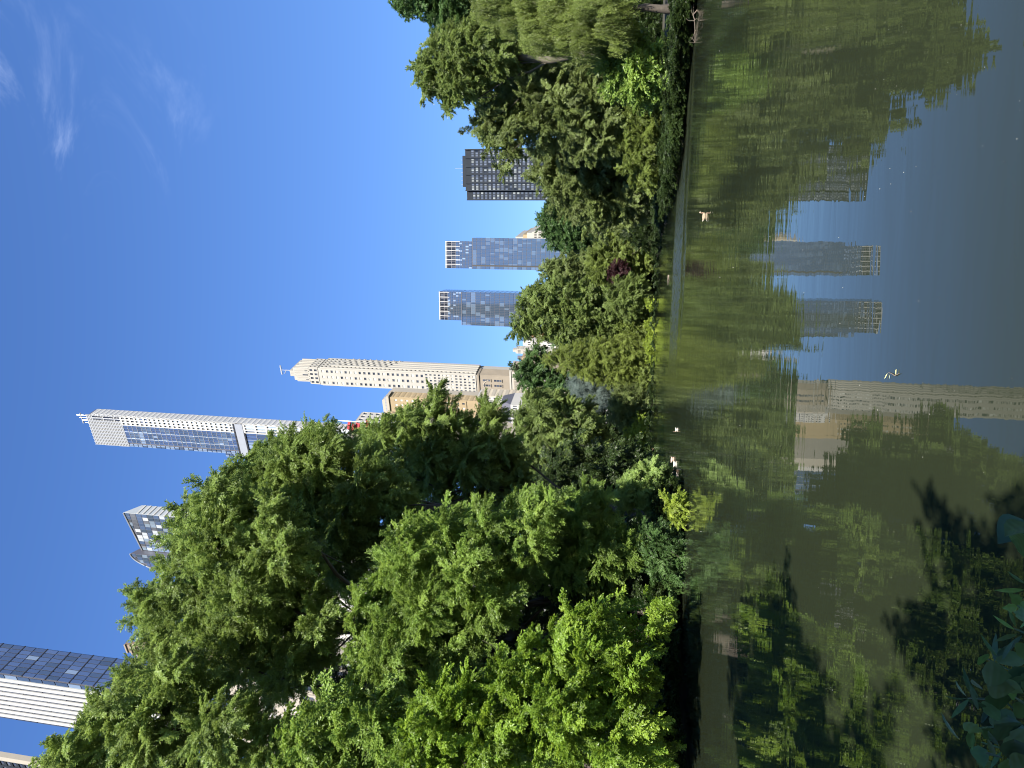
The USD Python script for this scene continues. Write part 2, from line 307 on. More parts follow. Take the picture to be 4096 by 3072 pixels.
# ------------------------------------------------------------------ buildings
def horizontal(sx, sy):
    d = ray(sx, sy)[:2]
    return d / d[1]
class Tower:
    "a building on a square plan; its near corner, its left and right faces as seen from the pond"
    def __init__(self, name, label, corner_px, depth, alpha, cat='tower', seed=1):
        self.C = at(*corner_px, depth)[:2]
        a = math.radians(alpha)
        self.nL, self.nR = np.array([-math.sin(a), -math.cos(a), 0]), np.array([math.cos(a), -math.sin(a), 0])
        self.dL, self.dR = -self.nR, -self.nL
        self.root = thing(name, label, cat, (*self.C, 0))
        self.parts, self.wins, self.rng = {}, [], np.random.default_rng(seed)
    def reach(self, d, px, start=0.0):
        "how far along d from the near corner a vertical edge seen at px stands"
        r = horizontal(*px); C = self.C
        # C + w d = t r
        w, t = np.linalg.solve(np.array([[d[0], -r[0]], [d[1], -r[1]]]), -C)
        return w
    def top(self, px, offset=np.zeros(3)):
        p = self.C + offset[:2]
        d = ray(*px)
        return EYE + d[2] / d[1] * p[1]
    def mb(self, name, mat):
        return self.parts.setdefault((name, mat), MB())
    def P(self, l, r, z):
        "point: l metres along the left face, r along the right face"
        return self.dL * l + self.dR * r + np.array([0, 0, z])
    def block(self, l0, l1, r0, r1, z0, z1, part='wall', mat='limestone'):
        self.mb(part, mat).box(self.P((l0 + l1) / 2, (r0 + r1) / 2, (z0 + z1) / 2), self.dL * (l1 - l0) / 2, self.dR * (r1 - r0) / 2, [0, 0, (z1 - z0) / 2])
    def slab(self, side, s0, s1, off, z0, z1, t, part, mat, win=False, at_=0.0):
        "a flat piece on a face: from s0 to s1 along it, its back at off metres proud of the plane at_, t thick"
        d, n = (self.dL, self.nL) if side == 'L' else (self.dR, self.nR)
        o = (self.dR if side == 'L' else self.dL) * at_
        c = o + d * (s0 + s1) / 2 + n * (off + t / 2) + np.array([0, 0, (z0 + z1) / 2])
        args = (c, d * (s1 - s0) / 2, n * t / 2, np.array([0, 0, (z1 - z0) / 2]))
        if win:
            m = MB(); m.box(*args); self.wins.append((m.mesh, mat, (s1 - s0) * (z1 - z0)))
        else:
            self.mb(part, mat).box(*args)
    def facade(self, side, s0, s1, z0, z1, cols, rows, pier=0.4, span=0.4, depth=0.5, mat='limestone', glass=(('win_dark', 1),), at_=0.0, part='wall', sill=False, skip=()):
        "punched windows: piers and spandrels stand proud, panes sit deep between them"
        W, Hh = s1 - s0, z1 - z0
        cw, rh = W / cols, Hh / rows
        names, prob = [g[0] for g in glass], np.array([g[1] for g in glass], float)
        for c in range(cols + 1):
            h = cw * pier / 2
            a, b = max(s0, s0 + c * cw - h), min(s1, s0 + c * cw + h)
            self.slab(side, a, b, 0, z0, z1, depth, part, mat, at_=at_)
        for r in range(rows + 1):
            h = rh * span / 2
            a, b = max(z0, z0 + r * rh - h), min(z1, z0 + r * rh + h)
            self.slab(side, s0 + 0.02, s1 - 0.02, 0, a, b, depth - 0.06, part, mat, at_=at_)
        for c in range(cols):
            for r in range(rows):
                if (c, r) in skip:
                    continue
                g = names[self.rng.choice(len(names), p=prob / prob.sum())]
                self.slab(side, s0 + (c + pier / 2) * cw - .02, s0 + (c + 1 - pier / 2) * cw + .02, 0.0, z0 + (r + span / 2) * rh - .02, z0 + (r + 1 - span / 2) * rh + .02, 0.12, '', g, True, at_)
    def curtain(self, side, s0, s1, z0, z1, cols, rows, gap=0.1, gapz=0.25, glass=(('glass_blue', 1),), at_=0.0, t=0.15, runs=1, off=0.0):
        "a glass skin: panes stand proud of the dark frame behind them"
        cw, rh = (s1 - s0) / cols, (z1 - z0) / rows
        names, prob = [g[0] for g in glass], np.array([g[1] for g in glass], float)
        for r in range(rows):
            c = 0
            while c < cols:
                g = names[self.rng.choice(len(names), p=prob / prob.sum())]
                n = min(cols - c, 1 + (self.rng.integers(runs) if runs > 1 else 0))
                for k in range(n):
                    self.slab(side, s0 + (c + k) * cw + gap / 2, s0 + (c + k + 1) * cw - gap / 2, off, z0 + r * rh + gapz / 2, z0 + (r + 1) * rh - gapz / 2, t, '', g, True, at_)
                c += n
    def finish(self, limit=300, pane='window'):
        for (name, mat), m in self.parts.items():
            m.build(name, M[mat], self.root)
        order = sorted(range(len(self.wins)), key=lambda i: -self.wins[i][2])
        rest = {}
        for n, i in enumerate(order):
            m, mat, _ = self.wins[i]
            if n < limit:
                obj(pane, m, M[mat], self.root)
            else:
                rest.setdefault(mat, MB()).add(*m)
        for mat, m in rest.items():
            tag(m.build('far_' + pane, M[mat], self.root), kind='stuff')

def px2(zx, zy, ox, oy, s):
    return (ox + zx * s, oy + zy * s)

# --- slender cream tower with a sculpted crown
zl = lambda x, y: px2(x, y, 1050, 1350, 0.4973)
t = Tower('cream_stone_tower', 'slender cream stone tower with square windows and a sculpted crown under a rooftop crane', zl(700, 257), 552, 27, seed=3)
H0 = t.top(zl(240, 232)); HS = t.top(zl(445, 232)); wl = t.reach(t.dL, zl(700, 392)); wr = t.reach(t.dR, zl(700, 181))
print('cream', t.C, H0, HS, wl, wr)
zlow = t.top(zl(1300, 290)); zbase = t.top(zl(1715, 290))
t.block(0, wl, 0, wr, 0, HS)
t.facade('L', 0, wl, zlow, HS - 2, 3, 22, 0.56, 0.52, 0.6, glass=(('win_dark', 6), ('win_blind', 4)))
t.facade('L', 0, wl, zbase, zlow, 6, 12, 0.45, 0.5, 0.6, glass=(('win_dark', 7), ('win_blind', 3)))
t.facade('R', 0, wr, zbase, HS - 2, 5, 36, 0.45, 0.34, 1.0, glass=(('win_dark', 8), ('win_blind', 2)))
for k in (1, 2, 3, 4):      # balconies and piers running up the right face
    t.slab('R', wr * k / 5 - 0.9, wr * k / 5 + 0.9, 1.0, zbase, HS - 8 - 3 * k, 0.9, 'pier', 'limestone')
    for r in range(9):
        zb = HS - 14 - r * 5.1 - 3 * k
        t.slab('R', wr * k / 5 + 0.9, wr * (k + 1) / 5 - 1.6, 1.0, zb, zb + 0.9, 1.3, 'balcony', 'limestone')
# the crown: blunt, stepping in a little at each stage, fluted, with a small lantern on top
HC = H0 - HS
za, zb_ = HS + HC * .40, HS + HC * .92
i = 0.45
t.block(i, wl - i, i, wr - i, HS, za)
t.facade('L', i, wl - i, HS + 0.5, za - .5, 4, 2, 0.5, 0.4, 0.5, at_=i)
t.facade('R', i, wr - i, HS + 0.5, za - .5, 5, 2, 0.5, 0.35, 0.7, at_=i)
i2 = 0.9
t.block(i2, wl - i2 - 1.4, i2, wr - i2, za, zb_)
for k in range(6):
    s = i2 + .5 + k * (wl - 2 * i2 - 2.4) / 5
    t.slab('L', s - 0.45, s + 0.45, 0, za, zb_ + (1.2 if k in (1, 2, 3) else -.6), 0.8, 'fin', 'limestone', at_=i2)
for k in range(6):
    s = i2 + .5 + k * (wr - 2 * i2 - 1.0) / 5
    t.slab('R', s - 0.45, s + 0.45, 0, za, zb_ + (.8 if k % 2 else -.6), 0.8, 'fin', 'limestone', at_=i2)
t.slab('L', wl * .40, wl * .56, 0.1, za + 1.5, za + HC * .26, 0.15, '', 'win_dark', True, at_=i2)
t.slab('L', wl * .18, wl * .30, 0.1, za + 1.5, za + HC * .16, 0.15, '', 'win_dark', True, at_=i2)
t.slab('L', wl * .64, wl * .76, 0.1, za + 1.5, za + HC * .16, 0.15, '', 'win_dark', True, at_=i2)
t.block(i2 + .35, wl - i2 - 1.9, i2 + .35, wr - i2 - .6, zb_, H0 + .6)
t.block(wl * .30, wl * .64, i2 + 1.6, wr - i2 - 3, H0, H0 + 4.6)
for k in range(4):
    t.slab('L', wl * (.31 + .09 * k), wl * (.35 + .09 * k), 0, H0, H0 + 4.0, .5, 'fin', 'limestone', at_=i2 + 1.6)
cr = t.mb('crane', 'silver')
cb = t.P(wl * .45, wr * .4, H0 + 4.6)
cr.tube([cb, cb + [0, 0, 6.5]], 0.35, 6)
cr.tube([cb + [0, 0, 6.0], cb + [-3.0, 0.5, 7.2]], 0.3, 6)
mast = cb + [0, 0, 6.4]
cr.box(mast + [0, 0, 4.2], t.dL * 4.2, t.dR * 0.35, [0, 0, 0.5])
cr.tube([mast, mast + [0, 0, 4.2]], 0.2, 6)
t.finish()

# --- its lower wings
t = Tower('stepped_stone_base', 'stepped stone building with grooved sides and small windows at the foot of the cream tower', zl(1800, 308), 540, 27, 'building', 4)
z1 = t.top(zl(1725, 306)); wl = t.reach(t.dL, zl(1800, 458)); wr = t.reach(t.dR, zl(1800, 258)) ; z2 = t.top(zl(1985, 312))
print('base', z1, z2, wl, wr)
t.block(0, wl, 0, wr, 0, z1, mat='grey_stone')
for k in range(12):
    t.slab('R', wr * (k + .2) / 12, wr * (k + .75) / 12, 0, 0, z1 - 1.5, 0.7, 'pilaster', 'grey_stone')
for c in range(3):
    for r in range(2):
        s, zz = wl * (.24 + .27 * c), t.top(zl(1962 - 80 * 0, 300)) + 4 + r * 9
        for q in (0, 1, 2):
            t.slab('L', s - .8, s + .8, 0.02, zz + q * 2.1, zz + q * 2.1 + 1.7, 0.1, '', 'win_dark', True)
        t.slab('L', s - 1.3, s + 1.3, 0, zz - .7, zz - .1, 0.5, 'sill', 'grey_stone')
arch = t.mb('arch', 'pale_stone')
ac = t.P(wl * .5, 0, z1 - 9)
arch.tube([ac + t.nL * .15 + t.dL * 4 * math.cos(g) + np.array([0, 0, 4 * math.sin(g)]) for g in np.linspace(0, math.pi, 14)], 0.3, 5)
t.slab('L', -0.4, wl + .4, 0, z1 - 1.6, z1, 0.8, 'cornice', 'grey_stone')
t.slab('R', -0.4, wr, 0, z1 - 1.6, z1, 0.9, 'cornice', 'grey_stone')
t.finish()
t = Tower('plain_stone_block', 'plain cream block with a grooved right side below the grooved stone wing', zl(2100, 280), 500, 27, 'building', 5)
z1 = t.top(zl(1985, 278)); wl = t.reach(t.dL, zl(2100, 422)); wr = t.reach(t.dR, zl(2060, 196))
print('block', z1, wl, wr)
t.block(0, wl, 0, wr, 0, z1, mat='limestone')
for k in range(16):
    t.slab('R', wr * (k + .25) / 16, wr * (k + .7) / 16, 0, 0, z1 - 2, 0.7, 'pilaster', 'grey_stone')
t.slab('R', 0, wr, 0, z1 - 1.8, z1, 0.9, 'cornice', 'limestone')
t.slab('L', -.4, wl, 0, z1 - 1.2, z1, 0.5, 'cornice', 'limestone')
t.finish()
t = Tower('cream_gabled_block', 'low cream block with close rows of slit windows, in front of the plain cream block', zl(2110, 352), 470, 27, 'building', 6)
z1 = t.top(zl(2015, 425)); wl = t.reach(t.dL, zl(2110, 462)); wr = 16
t.block(0, wl, 0, wr, 0, z1 - 2, mat='pale_stone')
t.facade('L', 0, wl, z1 - 34, z1, 7, 8, 0.5, 0.3, 0.5, 'pale_stone')
t.facade('R', 0, wr, z1 - 34, z1, 6, 8, 0.4, 0.3, 0.5, 'pale_stone')
t.finish()

# --- tan set-back tower to its left
t = Tower('tan_setback_building', 'tan brick apartment tower with stepped setbacks left of the cream tower', zl(1200, 490), 430, 27, 'building', 7)
z1 = t.top(zl(1000, 478)); wl = t.reach(t.dL, zl(1150, 670)); wr = t.reach(t.dR, zl(1200, 447)); wm = t.reach(t.dL, zl(1050, 596))
print('tan', z1, wl, wr, wm)
t.block(0, wm, 0, wr, 0, z1, mat='tan_brick')
t.facade('L', 0, wm, z1 - 52, z1 - 4, 3, 13, 0.62, 0.55, 0.4, 'tan_brick', (('win_blind', 6), ('win_dark', 4)))
t.facade('R', 0, wr, 20, z1 - 3, 5, 40, 0.45, 0.5, 0.5, 'tan_brick', (('win_dark', 4), ('glass_blue', 4), ('win_blind', 2)))
t.slab('L', -.5, wm, 0, z1 - 1.3, z1 + .4, 0.8, 'cornice', 'pale_stone')
t.slab('R', -.5, wr, 0, z1 - 1.3, z1 + .4, 0.9, 'cornice', 'pale_stone')
z2 = t.top(zl(985, 560), t.dL * wm)
t.block(wm, wl, 3, wr, 0, z2, mat='tan_brick')
t.facade('L', wm, wl, z2 - 52, z2 - 3, 2, 13, 0.55, 0.5, 0.4, 'tan_brick', (('win_blind', 5), ('win_dark', 5)), at_=3)
z3 = t.top(zl(880, 625), t.dL * wm)
for k in range(5):          # the stepped cap behind
    f = k / 5.0
    t.block(wm * .2 + 9 * f + 3, wl + 9 - 4 * f, 10 + 2 * k, wr + 16, 0 if k == 0 else z2 + (z3 - z2) * f, z2 + (z3 - z2) * (f + .2), 'setback', 'pale_stone')
for k in range(3):
    t.block(wl + 2 + 5 * k, wl + 12 + 5 * k, 6, wr, 0, z2 - 8 * k + 6, 'wing', 'white_stone')
for k in range(5):
    c = t.P(2 + k * 2.0, wr * .5, z1)
    t.mb('roof_rail', 'silver').box(c + [0, 0, 1.2], t.dL * .9, t.dR * 2, [0, 0, 1.2])
t.finish()
t = Tower('white_terraced_building', 'white terraced building with deep window rows at the foot of the tan tower', zl(1900, 480), 410, 27, 'building', 8)
z1 = t.top(zl(1730, 480)); wl = t.reach(t.dL, zl(1900, 545)); wr = t.reach(t.dR, zl(1900, 425))
t.block(0, wl, 0, wr, 0, z1, mat='white_stone')
t.facade('L', 0, wl, z1 - 60, z1 - 1, 4, 15, 0.35, 0.45, 0.7, 'white_stone', (('win_dark', 7), ('win_blind', 3)))
t.facade('R', 0, wr, z1 - 60, z1 - 1, 7, 15, 0.35, 0.5, 0.7, 'pale_stone', (('win_dark', 7), ('win_blind', 3)))
t.finish()
t = Tower('grey_roofed_building', 'building with a steep dark slate roof seen between the trees', zl(2000, 540), 380, 27, 'building', 9)
z1 = t.top(zl(1910, 540)); wl = t.reach(t.dL, zl(2000, 690)); z0 = t.top(zl(1995, 540))
t.block(0, wl, 0, 14, 0, z0, mat='white_stone')
m = t.mb('roof', 'slate')
a_ = [t.P(0, 0, z0), t.P(wl, 0, z0), t.P(wl, 14, z0), t.P(0, 14, z0), t.P(0, 4, z1), t.P(wl, 4, z1), t.P(wl, 10, z1), t.P(0, 10, z1)]
m.add(a_, [[0, 5, 1], [0, 4, 5], [1, 6, 2], [1, 5, 6], [2, 7, 3], [2, 6, 7], [3, 4, 0], [3, 7, 4], [4, 6, 5], [4, 7, 6]])
t.facade('L', 0, wl, z0 - 20, z0 - .5, 8, 5, 0.4, 0.45, 0.5, 'white_stone')
t.finish()

# --- very tall glass tower with a cantilever
ze = lambda x, y: px2(x, y, 250, 1550, 0.5877)
t = Tower('silver_glass_skyscraper', 'very tall silver and blue glass skyscraper with a stepped overhang and a louvred top', ze(700, 214), 535, 27, seed=10)
H0 = t.top(ze(158, 180)); wl = t.reach(t.dL, ze(300, 388)); wr = t.reach(t.dR, ze(700, 178))
print('silver', H0, wl, wr)
zA, zB, zC, zD = (t.top(ze(v, 214 + (v - 700) * .07)) for v in (395, 1055, 1165, 1232))
bay = wl * 0.27
t.block(0, wl, 0, wr, 0, H0 - 3, 'wall', 'slate')
t.block(wl * .1, wl * .9, wr * .1, wr * .9, H0 - 3, H0, 'parapet', 'louvre')
# louvred top
n = 22
for r in range(n):
    zz = zA + (H0 - zA) * r / n
    t.slab('L', 0, wl, 0, zz + .3, zz + (H0 - zA) / n * .78, 0.6, 'louvre', 'louvre')
for c in range(11):
    t.slab('L', wl * c / 10 - .35 if c else 0, min(wl, wl * c / 10 + .35), 0.6, zA, H0, 0.4, 'louvre_rib', 'silver')
for r in range(5):
    zz = H0 - 6 - r * 11
    t.slab('L', 1.2, 4.6, 0.62, zz - 8.5, zz, 0.12, '', 'glass_black' if r < 4 else 'glass_navy', True)
# blue glass and the white corner bay
for (z0, z1, rows) in ((zC + 0, zA, 24), (60, zD, 26)):
    t.curtain('L', bay, wl * .86, z0, z1, 8, rows, 0.35, 0.7, (('glass_navy', 7), ('glass_blue', 7), ('glass_mid', 3), ('glass_pale', .8)), off=0.9, runs=3)
    t.curtain('L', wl * .90, wl, z0, z1, 2, rows, 0.3, 0.7, (('glass_pale', 3), ('glass_blue', 2)), off=0.5)
    for r in range(rows + 1):
        zz = z0 + (z1 - z0) * r / rows
        t.slab('L', 0, bay - .2, 0.0, zz - .8, zz + .8, 1.2, 'bay_slab', 'white_frame')
        t.slab('L', bay, wl * .86, 0.9, zz - .14, zz + .14, 0.3, 'mullion', 'silver')
    for c in range(4):
        t.slab('L', bay * c / 3 - .45 if c else 0, bay * c / 3 + .45 - (.3 if c == 3 else 0), 0, z0, z1, 1.35, 'bay_post', 'white_frame')
    t.curtain('L', 0.5, bay - .5, z0, z1, 3, rows, 1.0, 1.7, (('glass_pale', 5), ('glass_blue', 2)), off=0.1)
    for c in (3, 6):
        s = bay + (wl * .86 - bay) * c / 8
        t.slab('L', s - .12, s + .12, 0.9, z0, z1, 0.35, 'mullion', 'silver')
# overhang on the left, and the band under it
ov = t.reach(t.dL, ze(1100, 466)) - wl
t.block(wl + .01, wl + ov, 0, wr * .8, zC, zB, 'overhang', 'slate')
t.curtain('L', wl, wl + ov, zC, zB, 2, 4, 0.3, 0.7, (('glass_blue', 2), ('glass_pale', 1)), off=0.5)
t.block(wl + .01, wl + ov, 0, wr * .8, 0, zD, 'overhang', 'slate')
t.curtain('L', wl, wl + ov, 60, zD, 2, 26, 0.3, 0.7, (('glass_blue', 2), ('glass_pale', 1)), off=0.5)
t.block(wl + .01, wl + ov, 0.8, wr * .8, zD, zC, 'band', 'louvre')
t.slab('L', 0, wl + ov, 0.9, zD + .9, zC - .9, 0.6, 'band', 'silver')
t.slab('L', 0, wl + ov, 0.85, zC - .85, zC + .5, 0.9, 'band_edge', 'black_gap')
t.slab('L', bay, wl + ov, 0.85, zD - .5, zD + .85, 0.9, 'band_edge', 'black_gap')
# right face: fine white slab edges with tinted glass between
rows = 96
for r in range(rows):
    zz = 40 + (H0 - 45) * r / rows
    t.slab('R', 0, wr, 0, zz, zz + (H0 - 45) / rows * .42, 0.6, 'slab_edge', 'white_frame')
for c in range(9):
    t.slab('R', wr * c / 8 - (.3 if c else 0), wr * c / 8 + .3, 0, 40, H0 - 5, 0.55, 'fin', 'silver')
t.curtain('R', 0.4, wr - .4, zA, H0 - 6, 8, 7, 0.6, 3.2, (('glass_pale', 1),), off=0.1)
ant = t.mb('antenna', 'silver')
for k in range(4):
    b = t.P(wl * (.1 + .08 * k), wr * .3, H0)
    ant.tube([b, b + [0, 0, 12 - 2 * k]], 0.4, 5)
ant.box(t.P(wl * .2, wr * .3, H0 + 8), t.dL * 5, t.dR * .4, [0, 0, .4])
t.finish()

# --- red netted works on a roof and its low building
zr = lambda x, y: px2(x, y, 1050, 1350, 0.4973)
t = Tower('low_white_building', 'low white building with a scaffolded roof just left of the tan tower', zr(640, 742), 400, 27, 'building', 11)
z1 = t.top(zr(690, 742)); wl = t.reach(t.dL, zr(640, 800)); wr = 22
t.block(0, wl, 0, wr, 0, z1, mat='pale_stone')
t.facade('L', 0, wl, z1 - 30, z1 - 1, 4, 7, 0.4, 0.45, 0.5, 'pale_stone')
t.facade('R', 0, wr, z1 - 30, z1 - 1, 6, 7, 0.4, 0.45, 0.5, 'white_stone')
for k in range(5):
    t.mb('roof_post', 'silver').tube([t.P(wl * k / 4, 2, z1), t.P(wl * k / 4, 2, z1 + 12)], 0.25, 5)
t.mb('roof_beam', 'pale_stone').box(t.P(wl / 2, 2, z1 + 12), t.dL * wl / 2, t.dR * .5, [0, 0, 1.2])
t.finish()
b0 = at(*zr(735, 716), 398)
r_ = thing('red_hoist', 'red netted builders\u2019 hoist on the roof above the low white building', 'hoist', b0)
rg = np.random.default_rng(5)
for k in range(6):
    m = MB()
    c = np.array([rg.uniform(-3, 3), rg.uniform(-2, 2), -8 + k * 2.1])
    m.box(c, [rg.uniform(1.2, 2.4), .5, 0], [-.3, 1.5, .2], [.2, 0, rg.uniform(.7, 1.4)])
    m.build('net_panel', M['red_net'], r_)
m = MB()
for sx_ in (-3, 3):
    for sy_ in (-2, 2):
        m.tube([(sx_, sy_, -16), (sx_, sy_, 10)], .15, 5)
m.build('mast', M['silver'], r_)

# --- curved-top glass tower
zd = lambda x, y: px2(x, y, 0, 2000, 0.646)
t = Tower('curved_top_glass_tower', 'glass tower with curved rooflines and a mosaic of blue, grey and white panes', zd(1000, 100), 378, 27, seed=12)
apex = t.top(zd(765, 98)); wl = t.reach(t.dL, zd(900, 310)); wr = t.reach(t.dR, zd(900, 36)); zr1 = t.top(zd(880, 35), t.dR * wr)
wl2 = t.reach(t.dL, zd(900, 412)); zlo = t.top(zd(882, 312), t.dL * wl); zl2 = t.top(zd(845, 342), t.dL * t.reach(t.dL, zd(870, 342)))
print('curved', apex, wl, wr, zr1, wl2, zlo, zl2)
def curved(l0, l1, za, zb, r0, r1, zback, rows, power):
    zf = lambda s: za - (za - zb) * ((s - l0) / (l1 - l0)) ** power
    N = 18
    m = t.mb('wall', 'slate')
    ss = np.linspace(l0, l1, N + 1)
    zk = lambda s, r: zf(s) + (zback - za) * (r - r0) / (r1 - r0)
    front = [t.P(s, r0, z) for s in ss for z in (0, zf(s))]
    back = [t.P(s, r1, z) for s in ss for z in (0, zk(s, r1))]
    v = front + back; o = len(front); f = []
    for k in range(N):
        a, b, c, d = 2 * k, 2 * k + 1, 2 * k + 2, 2 * k + 3
        f += [[a, b, c], [b, d, c], [a + o, c + o, b + o], [b + o, c + o, d + o], [b, b + o, d], [d, b + o, d + o]]
    f += [[0, o, 1], [1, o, o + 1], [2 * N, 2 * N + 1, 2 * N + o], [2 * N + 1, 2 * N + 1 + o, 2 * N + o]]
    m.add(v, f)
    m = t.mb('roof_edge', 'silver')
    m.tube([t.P(s, r0, zf(s)) + t.nL * .3 for s in ss], .45, 6)
    names = ['glass_navy', 'glass_blue', 'panel_white', 'glass_pale', 'glass_grey']; pr = np.array([4, 3, 2.2, 2.2, 2.0]); pr /= pr.sum()
    cols = max(4, int((l1 - l0) / 2.2)); cw = (l1 - l0) / cols; rh = 3.9
    for c in range(cols):
        s = l0 + (c + .5) * cw
        zt = zf(l0 + (c + 1) * cw) - .4
        for r in range(rows):
            z1_ = za - r * rh - rh * .06
            z0_ = za - (r + 1) * rh + rh * .06
            z1_ = min(z1_, zt)
            if z1_ - z0_ < 1.2:
                continue
            t.slab('L', l0 + c * cw + .1, l0 + (c + 1) * cw - .1, 0, z0_, z1_, .15, '', names[t.rng.choice(5, p=pr)], True, at_=r0)
curved(0, wl, apex, zlo, 0, wr, zr1, 36, 1.0)
n_main = len(t.wins)
curved(wl + .2, wl2, zl2, zl2 - (zl2 - zlo) * 0 - 22, -4.0, wr * .8, zl2 - 6, 22, 2.2)
# pale slatted right side under the sloping roof
for r in range(40):
    f0 = r / 40.0
    zz = zr1 - 2 - r * 3.6
    t.slab('R', 0, wr, 0.0, zz - 1.1, zz, 0.5, 'slat', 'white_frame')
m = t.mb('roof_screen', 'panel_white')
n_ = t.nR * .25
m.add([t.P(0, 0, apex) + n_, t.P(0, wr, zr1) + n_, t.P(0, wr, zr1 - 62) + n_, t.P(0, 0, apex - 78) + n_, t.P(.6, 0, apex) + n_, t.P(.6, wr, zr1) + n_, t.P(.6, wr, zr1 - 62) + n_, t.P(.6, 0, apex - 78) + n_],
      [[0, 2, 1], [0, 3, 2], [4, 5, 6], [4, 6, 7], [0, 1, 5], [0, 5, 4], [2, 3, 7], [2, 7, 6], [0, 4, 7], [0, 7, 3], [1, 2, 6], [1, 6, 5]])
t.finish()

# --- tower with white fins, cut by the frame
t = Tower('white_finned_tower', 'huge tower with white vertical fins left and dark blue glass right, cut by the frame', zd(300, 1118), 330, 27, seed=13)
wl = t.reach(t.dL, zd(100, 1360)); wr = t.reach(t.dR, zd(300, 925)); HT = t.top(zd(0, 1076)) + 45
print('fins', HT, wl, wr)
t.block(0, wl, 0, wr, 0, HT, 'wall', 'slate')
nf = 9
cw = (wl - 3.2) / nf
for k in range(nf):
    s = 3.2 + k * cw
    m = MB()
    m.box(t.P(s + cw * .25, 0, HT / 2) + t.nL * .35, t.dL * cw * .25, t.nL * .35, [0, 0, HT / 2])
    m.build('white_fin', M['white_frame'], t.root)
t.curtain('L', 0.1, 3.0, HT - 190, HT, 1, 24, .2, .6, (('glass_pale', 2), ('glass_blue', 3)), off=0.2)
for k in range(nf):
    s = 3.2 + k * cw
    t.curtain('L', s + cw * .5, s + cw, HT - 190, HT, 1, 14, .05, .5, (('win_dark', 1),), off=0.05)
t.curtain('R', 0.2, wr - .2, HT - 190, HT, 7, 26, .45, .5, (('glass_navy', 12), ('glass_blue', 2), ('glass_pale', 1.0)), off=0.1, runs=2)
for r in range(27):
    zz = HT - 190 + 190 * r / 26
    if r % 2 == 0:
        t.slab('R', 0, wr, 0.1, zz - .28, zz + .28, 0.3, 'floor_band', 'black_gap')
t.finish()

# --- corner building at the frame's edge
t = Tower('tan_corner_building', 'tan building with dark window rows at the lower left corner of the photograph', zd(60, 1592), 300, 27, 'building', 14)
wr = t.reach(t.dR, zd(60, 1580)); HT = t.top(zd(0, 1590)) + 10
t.block(0, 30, 0, max(wr, 2), 0, HT, mat='pale_stone')
t.facade('L', 3, 30, HT - 90, HT - 4, 6, 24, 0.3, 0.4, 0.5, 'dark_metal', (('win_dark', 3), ('glass_grey', 2)))
t.slab('L', 0, 3, 0, HT - 90, HT, .6, 'corner_pier', 'pale_stone')
t.finish()
# --- brown brick stepped top
t = Tower('brown_brick_building', 'brown brick stepped top peeking over the trees beside the white finned tower', zd(900, 905), 340, 27, 'building', 15)
z1 = t.top(zd(855, 880)); wl = t.reach(t.dL, zd(880, 985)); wr = t.reach(t.dR, zd(880, 858))
for k in range(4):
    t.block(k * 1.5, wl, k * 1.0, max(wr, 3), 0 if k == 0 else z1 + (k - 1) * 4, z1 + k * 4, 'wall', 'brown_brick')
    t.slab('L', k * 1.5 - .3, wl, 0, z1 + k * 4 - .9, z1 + k * 4, .6, 'cornice', 'grey_stone', at_=k * 1.0)
t.facade('L', 1, wl, z1 - 50, z1 - 2, 7, 14, .5, .5, .4, 'brown_brick', (('win_dark', 2), ('win_blind', 1)))
t.facade('R', 0, max(wr, 3), z1 - 50, z1 - 2, 3, 14, .5, .5, .4, 'brown_brick')
t.finish()
# --- pale blocks behind the big left trees, seen in glimpses
for k, (cx, cy, dd, px_l, mat, lab) in enumerate([
        ((1640), 2830, 200, 3120, 'pale_stone', 'cream stone apartment block glimpsed through the tall trees at the lower left'),
        ((1500), 2380, 240, 2620, 'white_stone', 'white apartment block glimpsed through gaps in the big trees near the left middle')]):
    t = Tower('apartment_block', lab, (cx, cy), dd, 27, 'building', 20 + k)
    z1 = t.top((900 if k == 0 else 1000, cy)); wl = t.reach(t.dL, (cx, px_l)); wr = 20
    t.block(0, wl, 0, wr, 0, z1, mat=mat)
    t.facade('L', 0, wl, 8, z1 - 2, 10, 16, .45, .45, .5, mat, (('win_dark', 3), ('win_blind', 2)))
    t.facade('R', 0, wr, 8, z1 - 2, 6, 16, .45, .45, .5, mat, (('win_dark', 3), ('win_blind', 2)))
    t.finish(120)

